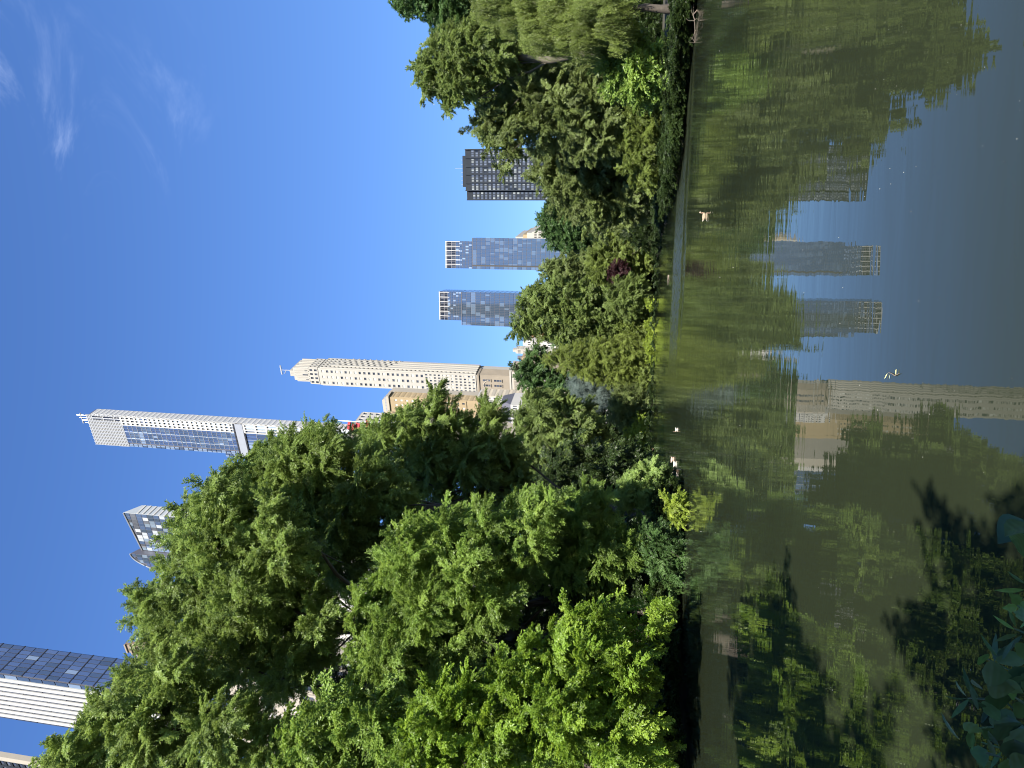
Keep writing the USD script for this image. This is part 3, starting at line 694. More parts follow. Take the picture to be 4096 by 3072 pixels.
# --- the twin glass towers
zt = lambda x, y: px2(x, y, 1650, 850, 0.3315)
for k, (lab, c_, top_, l_, r_px, step, stl, right, seed) in enumerate([
    ('left of two alike blue glass towers, narrower top with white vertical ribs', zt(900, 968), zt(318, 962), zt(450, 1298), zt(700, 932), zt(590, 1300), zt(700, 1362), True, 31),
    ('right of two alike blue glass towers, with a dark slot down its left edge', zt(1000, 310), zt(395, 342), zt(500, 672), zt(1000, 307), zt(720, 305), zt(900, 684), False, 32)]):
    t = Tower('blue_glass_tower', lab, c_, 770, 13 if right else 11.5, seed=seed)
    t.root.SetCustomDataByKey('group', 'twin blue glass towers')
    H0 = t.top(top_); zs = t.top((step[0], c_[1])); wtop = t.reach(t.dL, l_); wfull = t.reach(t.dL, stl); wr = 26.0
    print('twin', k, t.C, H0, zs, wtop, wfull, t.reach(t.dR, r_px))
    in0 = 0.0 if right else t.reach(t.dL, zt(500, 345))
    ztop = t.top(zt(450 + (0 if right else 80), 960)) if right else t.top(zt(520, 342))
    t.block(0, wfull, 0, wr, 0, zs, 'wall', 'slate')
    t.block(in0, wtop, 0.5, wr - 2, zs, H0, 'wall', 'slate')
    rows = 34
    gl = (('glass_blue', 10), ('glass_mid', 2.8))
    e = 3.0 if not right else 0.0
    t.curtain('L', 0, wfull - (e + 1.6 if e else 0), 20, zs, 20, rows, .18, .5, gl, off=0.1, runs=3)
    if e:
        t.slab('L', wfull - e - 1.6, wfull - e, 0.0, 20, zs, .1, 'slot', 'black_gap')
        t.curtain('L', wfull - e, wfull, 20, zs, 1, rows, .18, .5, gl, off=0.1)
    t.curtain('R', 0, wr, 20, zs, 7, rows, .18, .5, (('glass_blue', 8), ('glass_pale', 1)), off=0.1)
    zm = zs + (H0 - zs) * 0.62
    t.curtain('L', in0, wtop, zs + .3, zm, 18, 5, .18, .5, (('glass_blue', 8), ('glass_pale', 1)), off=0.1, at_=.5)
    t.curtain('L', in0, wtop, zm, H0 - 1.5, 12, 2, .4, 1.0, (('glass_black', 3), ('win_dark', 1)), off=0.1, at_=.5)
    t.curtain('R', .5, wr - 2, zs + .3, H0, 6, 8, .18, .5, (('glass_blue', 8), ('glass_pale', 1)), off=0.1, at_=in0)
    for c in range(6):
        s = in0 + (wtop - in0) * (c + .06) / 6 + .4
        m = MB()
        m.box(t.P(s, .5, (zs + 14 + H0) / 2) + t.nL * .5, t.dL * .24, t.nL * .5, [0, 0, (H0 - zs - 14) / 2])
        m.build('vertical_rib', M['white_frame'], t.root)
    t.slab('L', in0, wtop, 0.1, H0 - 1.2, H0, .5, 'parapet', 'louvre', at_=.5)
    t.slab('L', 0, wfull, 0.1, zs - .5, zs + .1, .5, 'ledge', 'slate')
    t.finish()

# --- dark slab tower on the right
zk = lambda x, y: px2(x, y, 1550, 0, 0.5877)
t = Tower('dark_slab_tower', 'dark bronze slab tower with light blinds in its window columns, right of the twin towers', zk(700, 1013), 640, 15.5, seed=33)
H0 = t.top(zk(528, 1011)); ws = t.reach(t.dL, zk(700, 1300)); wl = t.reach(t.dL, zk(700, 1362)); z2 = t.top(zk(540, 1330), t.dL * wl)
print('dark', H0, ws, wl, z2)
t.block(0, ws, 0, 22, 0, H0, 'wall', 'dark_metal')
t.block(ws, wl, 2, 20, 0, z2, 'wall', 'dark_metal')
groups = [(0.02, 0.19), (0.21, 0.40), (0.42, 0.58), (0.60, 0.79), (0.81, 0.985)]
rows = 26
for (a, b) in groups:
    t.facade('L', ws * a, ws * b, H0 - 110, H0 - 5, 3, rows, .22, .42, .35, 'dark_metal', (('glass_grey', 5), ('blind_grey', 3), ('glass_black', 1)))
for a in (0.0, 0.20, 0.41, 0.59, 0.80, 1.0):
    t.slab('L', max(0, ws * a - .9), min(ws, ws * a + .9), .35, 0, H0, 1.0, 'column', 'dark_metal')
t.facade('L', ws + .8, wl - .6, z2 - 105, z2 - 5, 3, rows, .25, .42, .35, 'dark_metal', (('glass_grey', 5), ('blind_grey', 2.5), ('glass_black', 1)), at_=2)
t.slab('L', wl - .7, wl + .3, .2, 0, z2, 1.0, 'column', 'dark_metal', at_=2)
t.block(ws * .15, ws * .9, 5, 17, H0, H0 + 4, 'roof_house', 'dark_metal')
m = t.mb('antenna', 'silver')
for k in range(9):
    b = t.P(ws * (.05 + .1 * k), 6, H0 + (4 if 1 < k < 9 else 0))
    m.tube([b, b + [0, 0, 7.5 if k == 4 else 1.6]], .14, 5)
t.finish()

# --- small stone tops right of the right twin, and between cream tower and left twin
t = Tower('stepped_tan_building', 'small tan stepped apartment building beside the right glass tower', zt(1620, 235), 820, 20, 'building', 34)
z1 = t.top(zt(1440, 235)); wl = t.reach(t.dL, zt(1620, 330)); wr = t.reach(t.dR, zt(1620, 150))
t.block(0, wl, 0, wr, 0, z1, mat='limestone')
t.facade('L', 0, wl, z1 - 70, z1 - 2, 5, 14, .45, .4, .6, 'limestone')
t.facade('R', 0, wr, z1 - 70, z1 - 2, 5, 14, .5, .45, .6, 'limestone', (('win_blind', 2), ('win_dark', 1)))
for k, (a, b) in enumerate(((.15, 6), (.4, 11), (.7, 20))):
    t.block(wl * a, wl, 1 + k, wr - 2 - k, z1 + (0, 6, 11)[k], z1 + b, 'setback', 'tan_brick' if k % 2 else 'limestone')
t.finish()
for k, (cx, cy, lx, rx, topx, mat, lab) in enumerate([
        (2110, 1400, 1415, 1387, 2062, 'limestone', 'small cream penthouse tower with a curved front, right of the plain cream block'),
        (2140, 1366, 1392, 1352, 2102, 'white_stone', 'small white balconied building top beside the cream penthouse'),
        (2140, 1330, 1350, 1312, 2108, 'orange_brick', 'small orange brick building top at the right of the white balconied top'),
        (2120, 1432, 1448, 1415, 2086, 'tan_brick', 'small tan building top with a water tank left of the cream penthouse'),
        (2085, 437, 455, 424, 2028, 'white_stone', 'white building glimpsed behind the sycamore branches on the right')]):
    t = Tower('rooftop_building', lab, (cx, cy), 560 + 12 * k, 27 if k < 4 else 20, 'building', 40 + k)
    z1 = t.top((topx, cy)); wl = t.reach(t.dL, (cx, lx)); wr = t.reach(t.dR, (cx, rx))
    t.block(0, wl, 0, wr, 0, z1, mat=mat)
    t.facade('L', 0, wl, z1 - 30, z1 - 1.0, 3, 7, .5, .45, .5, mat, (('win_dark', 3), ('win_blind', 1)))
    t.facade('R', 0, wr, z1 - 30, z1 - 1.0, 3, 7, .5, .45, .5, mat, (('win_dark', 3), ('win_blind', 1)))
    if k == 3:
        t.mb('water_tank', 'slate').tube([t.P(wl * .4, wr * .4, z1), t.P(wl * .4, wr * .4, z1 + 4)], 1.6, 12)
    else:
        t.block(wl * .2, wl * .8, wr * .2, wr * .8, z1, z1 + 2.5, 'roof_house', mat)
    t.finish()
# ------------------------------------------------------------------ foliage
def leaves(base, along, normal, length, width, fold=0.18):
    "leaf blades: each two triangles folded along the midrib"
    along = along / np.linalg.norm(along, axis=1, keepdims=True)
    side = np.cross(normal, along); side /= np.linalg.norm(side, axis=1, keepdims=True) + 1e-9
    nn = np.cross(along, side)
    length, width = np.asarray(length)[:, None], np.asarray(width)[:, None]
    mid = base + along * length * 0.45
    v = np.stack([base, mid - side * width / 2 + nn * width * fold, base + along * length - nn * length * 0.08, mid + side * width / 2 + nn * width * fold], 1)
    n = len(base)
    i = np.arange(n)[:, None] * 4
    f = np.stack([i + [0, 1, 2], i + [0, 2, 3]], 1).reshape(-1, 3)
    return v.reshape(-1, 3), f

def unit(v):
    return v / (np.linalg.norm(v, axis=-1, keepdims=True) + 1e-12)

def spray_mesh(kind, seed):
    "a leafy branch end of unit length: along +x, its upper side +z"
    r = np.random.default_rng(seed)
    P, A, N, Ln, Wd = [], [], [], [], []
    def put(p, a, n, l, w):
        P.append(p); A.append(a); N.append(n); Ln.append(l); Wd.append(w)
    up = np.array([0, 0, 1.0])
    if kind in ('broad', 'small', 'frond', 'needle', 'big'):
        nt, ll, ww, nl = {'broad': (13, .125, .085, 12), 'small': (16, .082, .056, 21), 'frond': (15, .098, .044, 23), 'needle': (17, .105, .030, 20), 'big': (7, .24, .15, 7)}[kind]
        for k in range(nt):
            f = (k + r.uniform(0, .9)) / nt
            root = np.array([f * .8, 0, .06 * math.sin(f * 3) - .08 * f * f]) + r.normal(0, .02, 3)
            yaw = (1 if k % 2 else -1) * r.uniform(.35, 1.15) * (1 - .3 * f)
            d = unit(np.array([math.cos(yaw), math.sin(yaw), r.uniform(-.25, .35)]))
            tl = r.uniform(.26, .48) * (1 - .35 * f)
            sag = r.uniform(.05, .28) if kind != 'needle' else r.uniform(.1, .4)
            nrm = unit(up + r.normal(0, .35, 3))
            for j in range(nl):
                g = (j + .5) / nl
                p = root + d * tl * g - up * sag * tl * g * g + r.normal(0, .012, 3)
                sd = unit(np.cross(nrm, d)) * (1 if j % 2 else -1)
                a = unit(d * r.uniform(.35, .9) + sd * r.uniform(.5, 1.0) - up * r.uniform(-.1, .55) + r.normal(0, .2, 3))
                put(p, a, unit(nrm + r.normal(0, .45, 3)), ll * r.uniform(.65, 1.2), ww * r.uniform(.7, 1.2))
    elif kind == 'hang':
        for k in range(30):
            p0 = np.array([r.uniform(-.1, .8), r.normal(0, .26), r.normal(0, .06)])
            d = unit(np.array([r.normal(.15, .12), r.normal(0, .12), -1.0]))
            tl = r.uniform(.35, 1.0)
            for j in range(18):
                g = (j + .5) / 18
                p = p0 + d * tl * g + np.array([.10 * g * g, 0, 0])
                th = r.uniform(0, 6.28)
                a = unit(d * .9 + .75 * np.array([math.cos(th), math.sin(th), .1]))
                put(p, a, unit(np.array([math.sin(th), -math.cos(th), .8]) + r.normal(0, .3, 3)), .11 * r.uniform(.7, 1.2), .036 * r.uniform(.8, 1.3))
    elif kind == 'blade':
        for k in range(42):
            th = r.uniform(0, 6.28)
            lean = r.uniform(.15, .8)
            d = unit(np.array([math.cos(th) * lean, math.sin(th) * lean, 1]))
            p0 = np.array([math.cos(th), math.sin(th), 0]) * r.uniform(0, .3)
            l = r.uniform(.5, 1.0)
            for j in range(3):
                dd = unit(d + np.array([math.cos(th), math.sin(th), -.6]) * .35 * j)
                put(p0, dd, unit(up * .5 - np.array([math.cos(th), math.sin(th), 0]) * -.8), l * .36, .055)
                p0 = p0 + dd * l * .33
    elif kind == 'droop':       # weeping cedar: curtains of short needles
        for k in range(26):
            p0 = np.array([r.uniform(0, .9), r.normal(0, .15), .1 * r.random()])
            tl = r.uniform(.25, .6)
            for j in range(16):
                p = p0 + np.array([.05 * j / 16, 0, -tl * j / 16])
                th = r.uniform(0, 6.28)
                put(p, unit(np.array([math.cos(th), math.sin(th), -.2])), unit(up + r.normal(0, .4, 3)), .07, .026)
    return leaves(np.array(P), np.array(A), np.array(N), np.array(Ln), np.array(Wd))
SPRAY = {}
def spray(kind, seed):
    if (kind, seed) not in SPRAY:
        SPRAY[kind, seed] = spray_mesh(kind, 100 + seed)
    return SPRAY[kind, seed]

def inner_dist(poly, xy):
    p = shapely.points(xy[:, 0], xy[:, 1])
    d = shapely.distance(shapely.boundary(poly), p)
    return np.where(shapely.contains(poly, p), d, -d)

def lobes_in(poly, depth, rng, rmin, rmax, thick, tries=900, pack=0.70):
    "clumps that together fill an outline (places in the photograph) at that depth; rmin, rmax in metres"
    mpp = depth / FOC                       # metres in one pixel there
    x0, y0, x1, y1 = poly.bounds
    xy = np.c_[rng.uniform(x0, x1, tries), rng.uniform(y0, y1, tries)]
    d = inner_dist(poly, xy)
    order = np.argsort(-(d + rng.uniform(0, .25, tries) * d.max()))
    dmax, got = max(d.max(), 1), []
    tm = thick if thick else dmax * mpp
    for i in order:
        r = min(max(d[i] * mpp * 0.9, rmin), rmax * .85 * rng.uniform(.7, 1.15))
        if d[i] * mpp < rmin * 0.62:
            continue
        q = math.sqrt(max(0, 1 - (1 - min(1, d[i] / dmax)) ** 2))
        for _ in range(3 if d[i] * mpp > rmax else 1):
            c = at(*xy[i], depth + rng.uniform(-1, .8) * tm * q)
            if all(np.linalg.norm(c - g[0]) > pack * (r + g[1]) for g in got):
                got.append((c, r))
                break
    return got

def foliage(root, name, lobes, kind, seed, mat, size, rng, cover=1.5, droop=0.25, loc=np.zeros(3), upright=False, flat=0.75, most=6000):
    "a crown: leafy sprays set on the outside of its clumps"
    C = np.array([c for c, r in lobes]); R = np.array([r for c, r in lobes])
    pos, axis, nrm, scl = [], [], [], []
    for c, r in lobes:
        n = int(max(5, cover * 4 * math.pi * r * r / (size * size * 0.55)))
        o = unit(rng.normal(size=(n, 3)))
        rad = r * rng.uniform(.45, 1.0, n) ** 0.7
        p = c + o * (rad - size * .35).clip(0)[:, None] * np.array([1, 1, flat if not upright else 1.0])
        inside = (np.linalg.norm(p[:, None] - C[None], axis=2) < R[None] * 0.55).sum(1) - (np.linalg.norm(p - c, axis=1) < r * .55)
        keep = (inside < 1)
        p, o = p[keep], o[keep]
        a = unit(o * np.array([1, 1, .7]) + rng.normal(0, .4, p.shape) - np.array([0, 0, droop]))
        m = unit(np.array([0, 0, .75]) + o * .95 + rng.normal(0, .3, p.shape))
        pos.append(p); axis.append(a); nrm.append(m)
    pos, axis, nrm = np.vstack(pos), np.vstack(axis), np.vstack(nrm)
    ok = pos[:, 2] > 0.12
    pos, axis, nrm = pos[ok], axis[ok], nrm[ok]
    if len(pos) > most:
        s = rng.permutation(len(pos))[:most]; pos, axis, nrm = pos[s], axis[s], nrm[s]
    n = len(pos)
    if upright:
        th = rng.uniform(0, 2 * math.pi, n)
        axis = np.c_[np.cos(th), np.sin(th), np.zeros(n)]; nrm = unit(np.c_[rng.normal(0, .12, (n, 2)), np.ones(n)])
    yv = unit(np.cross(nrm, axis)); zv = np.cross(axis, yv)
    if upright:
        zv = nrm; xv = unit(np.cross(yv, zv)); axis = xv
    q = Rotation.from_matrix(np.stack([axis, yv, zv], -1)).as_quat()
    s = size * rng.uniform(.7, 1.25, n)
    pi = UsdGeom.PointInstancer.Define(stage, numbered(f'{root.GetPath()}/{name}'))
    proto = usdkit.mesh(stage, f'{pi.GetPath()}/leaf_spray', spray(kind, seed), mat)
    pi.CreatePrototypesRel().AddTarget(proto.GetPath())
    pi.CreateProtoIndicesAttr(Vt.IntArray(n, 0))
    pi.CreatePositionsAttr(Vt.Vec3fArray.FromNumpy((pos - loc).astype(np.float32)))
    pi.CreateScalesAttr(Vt.Vec3fArray.FromNumpy(np.repeat(s[:, None], 3, 1).astype(np.float32)))
    pi.CreateOrientationsAttr(Vt.QuathArray([Gf.Quath(float(w), float(a), float(b), float(c)) for a, b, c, w in q]))
    tag(pi.GetPrim(), kind='stuff')
    STATS[0] += n; STATS[1] += n * len(spray(kind, seed)[1])
    return pi.GetPrim()
STATS = [0, 0]

def limb_path(a, b, rng, bend=.12, n=7):
    L_ = np.linalg.norm(b - a)
    f = np.linspace(0, 1, n)[:, None]
    mid = rng.normal(0, bend * L_, 3) + np.array([0, 0, bend * L_ * .7])
    return a + (b - a) * f + mid * (4 * f * (1 - f)) * .6 + np.vstack([np.zeros(3), rng.normal(0, .012 * L_, (n - 2, 3)), np.zeros(3)])

def tree(name, label, poly, depth, kind, mat, size, base=None, seed=0, rmin=1.0, rmax=3.0, thick=None, cover=1.75, droop=.25, bark='bark', limbs=7, trunk_r=None, group=None,
         cat='tree', upright=False, extra=(), pack=.72, bare=0, stems=False, most=6000):
    if depth >= 130:        # the far shore and the park behind it
        depth, size, rmin, rmax = depth * 1.18, size * 1.1, rmin * 1.12, rmax * 1.12
    rng = np.random.default_rng(1000 + seed)
    poly = Polygon(V(poly)).buffer(0)
    lobes = lobes_in(poly, depth, rng, rmin, rmax, thick, pack=pack)
    if not lobes:
        print('NO LOBES', name, label); return
    cx = base if base is not None else poly.centroid.y / VS
    b = at(2300, cx * VS, depth)[:2]
    # the trunk stands on land even where the crown leans out over the water
    dd_ = depth
    while not stems and pond_outline.buffer(1.0).contains(shapely.Point(*b)) and dd_ < depth + 60:
        dd_ += 1.0
        b = at(2300, cx * VS, dd_)[:2]
    g = gz(*b)
    b0 = np.array([b[0], b[1], g])
    C = np.array([c for c, r in lobes])
    ztop = C[:, 2].max(); zlow = C[:, 2].min()
    h = ztop - g
    o = thing(name, label, cat, b0, group)
    tr = trunk_r or max(.06, h * .017)
    if stems:
        for k in range(4):
            m = MB(); e = C[rng.integers(len(C))]
            m.tube(limb_path(b0 + [rng.normal(0, .3), rng.normal(0, .3), -.2], e, rng) - b0, np.linspace(.03, .006, 7), 5)
            m.build('stem', M[bark], o)
    else:
        fork = np.array([b[0] + rng.normal(0, .02) * h, b[1], g + h * rng.uniform(.34, .46)])
        topc = C[np.argmax(C[:, 2] - .4 * np.hypot(*(C[:, :2] - b).T))]
        m = MB()
        pts = np.vstack([limb_path(b0 - [0, 0, .4], fork, rng, .03, 6), limb_path(fork, topc, rng, .05, 7)[1:]])
        m.tube(pts - b0, np.r_[tr * 1.5, tr * 1.08, tr, tr * .93, tr * .88, tr * .82, np.linspace(tr * .7, tr * .12, 6)], 10)
        m.build('trunk', M[bark], o, smooth=True)
        pick = rng.permutation(len(C))[:limbs]
        for i in pick:
            f = rng.uniform(.45, .9)
            s = pts[int(f * (len(pts) - 4)) + 1]
            if s[2] > C[i][2] + 1.5:
                s = pts[3]
            m = MB(); lp = limb_path(s, C[i], rng, .10, 7)
            r0 = tr * rng.uniform(.2, .36)
            m.tube(lp - b0, np.linspace(r0, r0 * .2, 7), 6)
            for _ in range(3):
                j = rng.integers(2, 6)
                e = lp[j] + rng.normal(0, .10, 3) * np.linalg.norm(lp[-1] - lp[0]) + [0, 0, .2]
                m.tube(limb_path(lp[j], e, rng, .1, 5) - b0, np.linspace(r0 * .4, r0 * .1, 5), 5)
            m.build('limb', M[bark], o, smooth=True)
    for (lk, lm) in extra:
        pass
    foliage(o, 'crown', lobes, kind, seed % 3, LEAF[mat], size, rng, cover, droop, b0, upright, most=most)
    return o, lobes, b0, rng

# --- the tall trees of the left bank, nearest first
G1 = None
tree('honey_locust_tree', 'tall feathery tree at the lower left corner, its crown rising beside the finned tower', [(45, 1700), (110, 1575), (160, 1545), (215, 1500), (250, 1430), (320, 1395), (420, 1440), (520, 1500), (640, 1560), (760, 1620), (800, 1700)], 31, 'frond', 'locust', 1.25, 1640, 1, .7, 2.3, limbs=1)
tree('honey_locust_tree', 'tallest feathery tree of the left bank, under the curved glass tower', [(262, 1420), (300, 1360), (270, 1290), (330, 1240), (372, 1120), (420, 1050), (500, 1010), (610, 1080), (690, 1190), (740, 1330), (720, 1470), (600, 1520), (470, 1480), (340, 1420)], 38, 'frond', 'locust', 1.3, 1350, 2, .8, 2.6)
tree('honey_locust_tree', 'feathery tree whose crown reaches up in front of the silver skyscraper', [(470, 1020), (540, 975), (590, 950), (620, 928), (690, 915), (722, 908), (728, 930), (770, 960), (850, 1010), (920, 1100), (880, 1230), (740, 1290), (640, 1220), (560, 1110)], 48, 'frond', 'locust', 1.4, 1180, 3, .6, 2.5)
tree('honey_locust_tree', 'feathery tree in front of the tan setback building, with spiky leading shoots', [(745, 955), (790, 915), (850, 890), (900, 870), (930, 838), (955, 838), (968, 868), (1000, 895), (1060, 862), (1078, 880), (1092, 915), (1120, 985), (1150, 1060), (1070, 1110), (950, 1120), (850, 1060)], 62, 'frond', 'locust', 1.5, 1090, 4, .5, 2.6)
tree('elm_tree', 'broad tree with bright hanging sprays in the middle of the left bank', [(730, 1330), (860, 1120), (960, 1090), (1060, 1085), (1170, 1055), (1215, 1060), (1230, 1120), (1180, 1200), (1130, 1290), (1060, 1400), (960, 1480), (830, 1520), (760, 1450)], 36, 'frond', 'near', 1.2, 1300, 5, .6, 2.1)
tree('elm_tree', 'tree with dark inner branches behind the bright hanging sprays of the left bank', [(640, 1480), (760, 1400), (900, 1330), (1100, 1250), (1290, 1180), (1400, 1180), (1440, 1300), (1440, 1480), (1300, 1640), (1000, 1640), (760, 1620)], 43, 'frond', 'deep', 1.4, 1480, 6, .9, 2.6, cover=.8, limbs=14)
tree('elm_tree', 'lime green tree hanging low over the water at the lower left', [(830, 1680), (850, 1560), (905, 1480), (960, 1440), (1010, 1470), (1090, 1400), (1180, 1350), (1220, 1300), (1330, 1290), (1400, 1280), (1452, 1290), (1440, 1340), (1400, 1380), (1425, 1440), (1400, 1500), (1440, 1560), (1440, 1640), (1470, 1700)], 27, 'small', 'lime', 1.1, 1570, 7, .5, 1.5, cover=1.5)
tree('elm_tree', 'tree with bright leaves at the left edge between the corner tree and the lime tree', [(560, 1700), (600, 1560), (680, 1500), (760, 1480), (860, 1490), (880, 1560), (850, 1700)], 29, 'broad', 'near', 1.2, 1640, 8, .6, 1.8)
tree('ash_tree', 'small green tree leaning over the water above the pale waterside rock', [(1165, 1230), (1185, 1130), (1250, 1060), (1300, 1055), (1330, 1085), (1320, 1130), (1360, 1150), (1410, 1160), (1445, 1178), (1420, 1210), (1370, 1230), (1330, 1290), (1290, 1270), (1250, 1330), (1200, 1310)], 40, 'frond', 'near', 1.0, 1200, 9, .45, 1.4)
tree('waterside_shrub', 'pale green leafy shrub bulging over the water beside the yellow plants', [(1325, 1070), (1335, 1040), (1370, 1010), (1405, 992), (1425, 1000), (1440, 1022), (1460, 1040), (1452, 1075), (1430, 1100), (1395, 1112), (1350, 1118), (1325, 1100)], 43, 'small', 'pale', .8, 1062, 10, .35, 1.0, cat='shrub', stems=True)
tree('yellow_fern_clump', 'yellow green drooping plants at the water\u2019s edge below the pale green shrub', [(1436, 1075), (1446, 1060), (1462, 1066), (1478, 1072), (1481, 1100), (1479, 1136), (1462, 1128), (1452, 1134), (1440, 1112)], 36.5, 'broad', 'yellow', .5, 1100, 11, .12, .30, cat='plant', stems=True, cover=1.3)
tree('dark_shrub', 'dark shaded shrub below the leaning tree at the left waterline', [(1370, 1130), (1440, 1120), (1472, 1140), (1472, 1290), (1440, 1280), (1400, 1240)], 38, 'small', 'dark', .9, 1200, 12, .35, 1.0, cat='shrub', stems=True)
# --- beyond, along the left shore
tree('linden_tree', 'grey green round tree between the left bank trees and the cypress', [(1105, 905), (1125, 862), (1160, 838), (1215, 850), (1270, 870), (1300, 905), (1325, 975), (1300, 1035), (1230, 1070), (1160, 1085), (1110, 1010)], 132, 'small', 'mid', 2.5, 960, 13, .9, 2.8)
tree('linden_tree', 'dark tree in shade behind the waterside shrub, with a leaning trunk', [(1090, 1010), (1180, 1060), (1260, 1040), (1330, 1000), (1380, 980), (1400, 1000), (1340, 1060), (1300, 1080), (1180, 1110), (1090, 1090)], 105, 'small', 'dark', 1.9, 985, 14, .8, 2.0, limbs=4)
tree('waterside_shrub', 'bright yellow green round bush on the left shore next to the brown rock', [(1342, 965), (1360, 925), (1385, 895), (1402, 905), (1402, 985), (1375, 1000), (1350, 995)], 140, 'small', 'yellow', 1.9, 945, 15, .7, 1.9, cat='shrub', stems=True)
tree('willow_tree', 'light green bushy willow left of the cypress, over the shore rocks', [(1312, 870), (1330, 845), (1375, 832), (1397, 845), (1394, 900), (1370, 932), (1340, 935), (1318, 905)], 146, 'needle', 'olive', 2.0, 880, 16, .6, 1.7)
tree('weeping_blue_cedar', 'blue grey weeping cedar between the cypress and the light green willow', [(1228, 815), (1250, 818), (1272, 832), (1300, 838), (1322, 845), (1318, 872), (1290, 880), (1262, 868), (1240, 856)], 160, 'droop', 'blue', 2.4, 852, 17, .6, 1.5)
tree('bald_cypress', 'tall pointed cypress tree standing on the far shore in the middle', [(1165, 778), (1200, 760), (1240, 745), (1280, 738), (1320, 735), (1360, 728), (1398, 738), (1400, 815), (1375, 830), (1335, 825), (1300, 828), (1265, 815), (1230, 803), (1200, 792)], 154, 'needle', 'cypress', 1.9, 778, 18, .38, 1.8, droop=-.1, cover=1.9)
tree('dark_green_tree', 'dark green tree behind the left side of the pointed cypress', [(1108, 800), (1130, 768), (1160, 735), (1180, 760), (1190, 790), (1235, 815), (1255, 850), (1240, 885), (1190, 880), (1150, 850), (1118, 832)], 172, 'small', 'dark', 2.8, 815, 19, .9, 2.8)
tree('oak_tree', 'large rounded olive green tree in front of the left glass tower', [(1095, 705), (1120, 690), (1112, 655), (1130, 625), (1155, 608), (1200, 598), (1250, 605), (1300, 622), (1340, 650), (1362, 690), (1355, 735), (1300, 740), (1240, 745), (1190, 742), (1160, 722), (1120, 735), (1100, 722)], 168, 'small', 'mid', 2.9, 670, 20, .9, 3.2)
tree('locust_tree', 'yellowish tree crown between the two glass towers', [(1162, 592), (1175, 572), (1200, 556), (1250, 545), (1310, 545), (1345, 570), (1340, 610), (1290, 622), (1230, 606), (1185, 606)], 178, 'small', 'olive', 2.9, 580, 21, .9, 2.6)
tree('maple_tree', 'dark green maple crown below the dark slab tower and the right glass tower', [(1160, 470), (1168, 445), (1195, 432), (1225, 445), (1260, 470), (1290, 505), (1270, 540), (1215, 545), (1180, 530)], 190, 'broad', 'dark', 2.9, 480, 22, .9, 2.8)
tree('locust_tree', 'bright green tree over the shore path near the purple bush', [(1270, 545), (1300, 505), (1345, 490), (1385, 500), (1412, 530), (1408, 575), (1380, 600), (1340, 590), (1310, 610), (1270, 600)], 162, 'small', 'bright', 2.5, 530, 23, .7, 2.2)
tree('purple_plum', 'small purple leaved tree among the green on the far shore', [(1305, 602), (1318, 580), (1338, 565), (1352, 575), (1350, 590), (1330, 606)], 156, 'small', 'purple', 1.8, 590, 24, .4, 1.0)
tree('locust_tree', 'green tree in front of the rounded olive tree, left of the purple bush', [(1310, 620), (1350, 600), (1390, 605), (1400, 640), (1385, 680), (1345, 690), (1318, 665)], 154, 'small', 'mid', 2.3, 640, 25, .6, 1.9)
tree('catalpa_shrub', 'shrub with large hanging bright leaves at the far waterline', [(1340, 720), (1350, 680), (1370, 655), (1398, 652), (1407, 690), (1405, 735), (1375, 745)], 160, 'big', 'bright', 2.0, 700, 26, .5, 1.4, cat='shrub', stems=True)
for k, (x0, y0, x1, y1, lab) in enumerate([
        (1392, 690, 1414, 724, 'small yellow green plant at the far waterline in front of the large leaved shrub'),
        (1388, 726, 1412, 768, 'small yellow green plant at the far waterline at the right foot of the cypress'),
        (1392, 646, 1413, 670, 'small bright plant at the far waterline right of the large leaved shrub'),
        (1390, 846, 1406, 872, 'low yellow green plant between the pale far boulders under the willow'),
        (1384, 874, 1404, 905, 'low yellow green plant at the waterline under the light green willow'),
        (1396, 772, 1411, 800, 'low yellow green plant at the waterline right below the cypress trunk')]):
    tree('shore_plant', lab, [(x0 + 8, y0), (x1, y0), (x1, y1), (x0 + 10, y1), (x0 + 6, y0 * .4 + y1 * .6), (x0, y0 * .7 + y1 * .3)], 150, 'broad', 'yellow', 1.0, (y0 + y1) / 2, 130 + k, .3, .7, cat='plant', stems=True, cover=1.3)
tree('shore_shrub', 'bright green low shrub at the left foot of the cypress', [(1378, 800), (1404, 800), (1404, 850), (1385, 850)], 148, 'small', 'bright', 1.5, 825, 34, .5, 1.0, cat='shrub', stems=True)
tree('shore_shrub', 'dark low shrub over the far waterline beside the fallen branch', [(1345, 560), (1395, 540), (1422, 540), (1416, 640), (1390, 640), (1360, 610)], 170, 'small', 'deep', 1.8, 590, 35, .6, 1.4, cat='shrub', stems=True)
# --- right bank
tree('sycamore_tree', 'dark sycamore crown cut by the right edge of the upright view', [(843, -60), (846, 20), (868, 38), (905, 25), (930, 60), (960, 90), (1000, 40), (1060, -60)], 88, 'broad', 'dark', 1.5, -10, 40, .6, 2.4)
tree('sycamore_tree', 'tall sycamore with clumped blue green leaves on the right bank', [(885, 140), (905, 118), (935, 75), (990, 50), (1060, 40), (1120, 80), (1110, 160), (1060, 170), (1020, 215), (990, 225), (965, 252), (948, 240), (955, 215), (918, 210), (900, 180)], 82, 'broad', 'mid', 1.5, 110, 41, .6, 2.0, bark='bark_pale', limbs=10)
tree('dawn_redwood', 'bright feathery tree with hanging tiers on the right bank', [(985, -60), (1000, 30), (1060, 60), (1110, 85), (1160, 110), (1215, 110), (1245, 130), (1275, 110), (1340, 100), (1350, 40), (1340, -60)], 66, 'hang', 'bright', 1.7, 30, 42, .6, 1.5, upright=True, cover=.9, pack=.85)
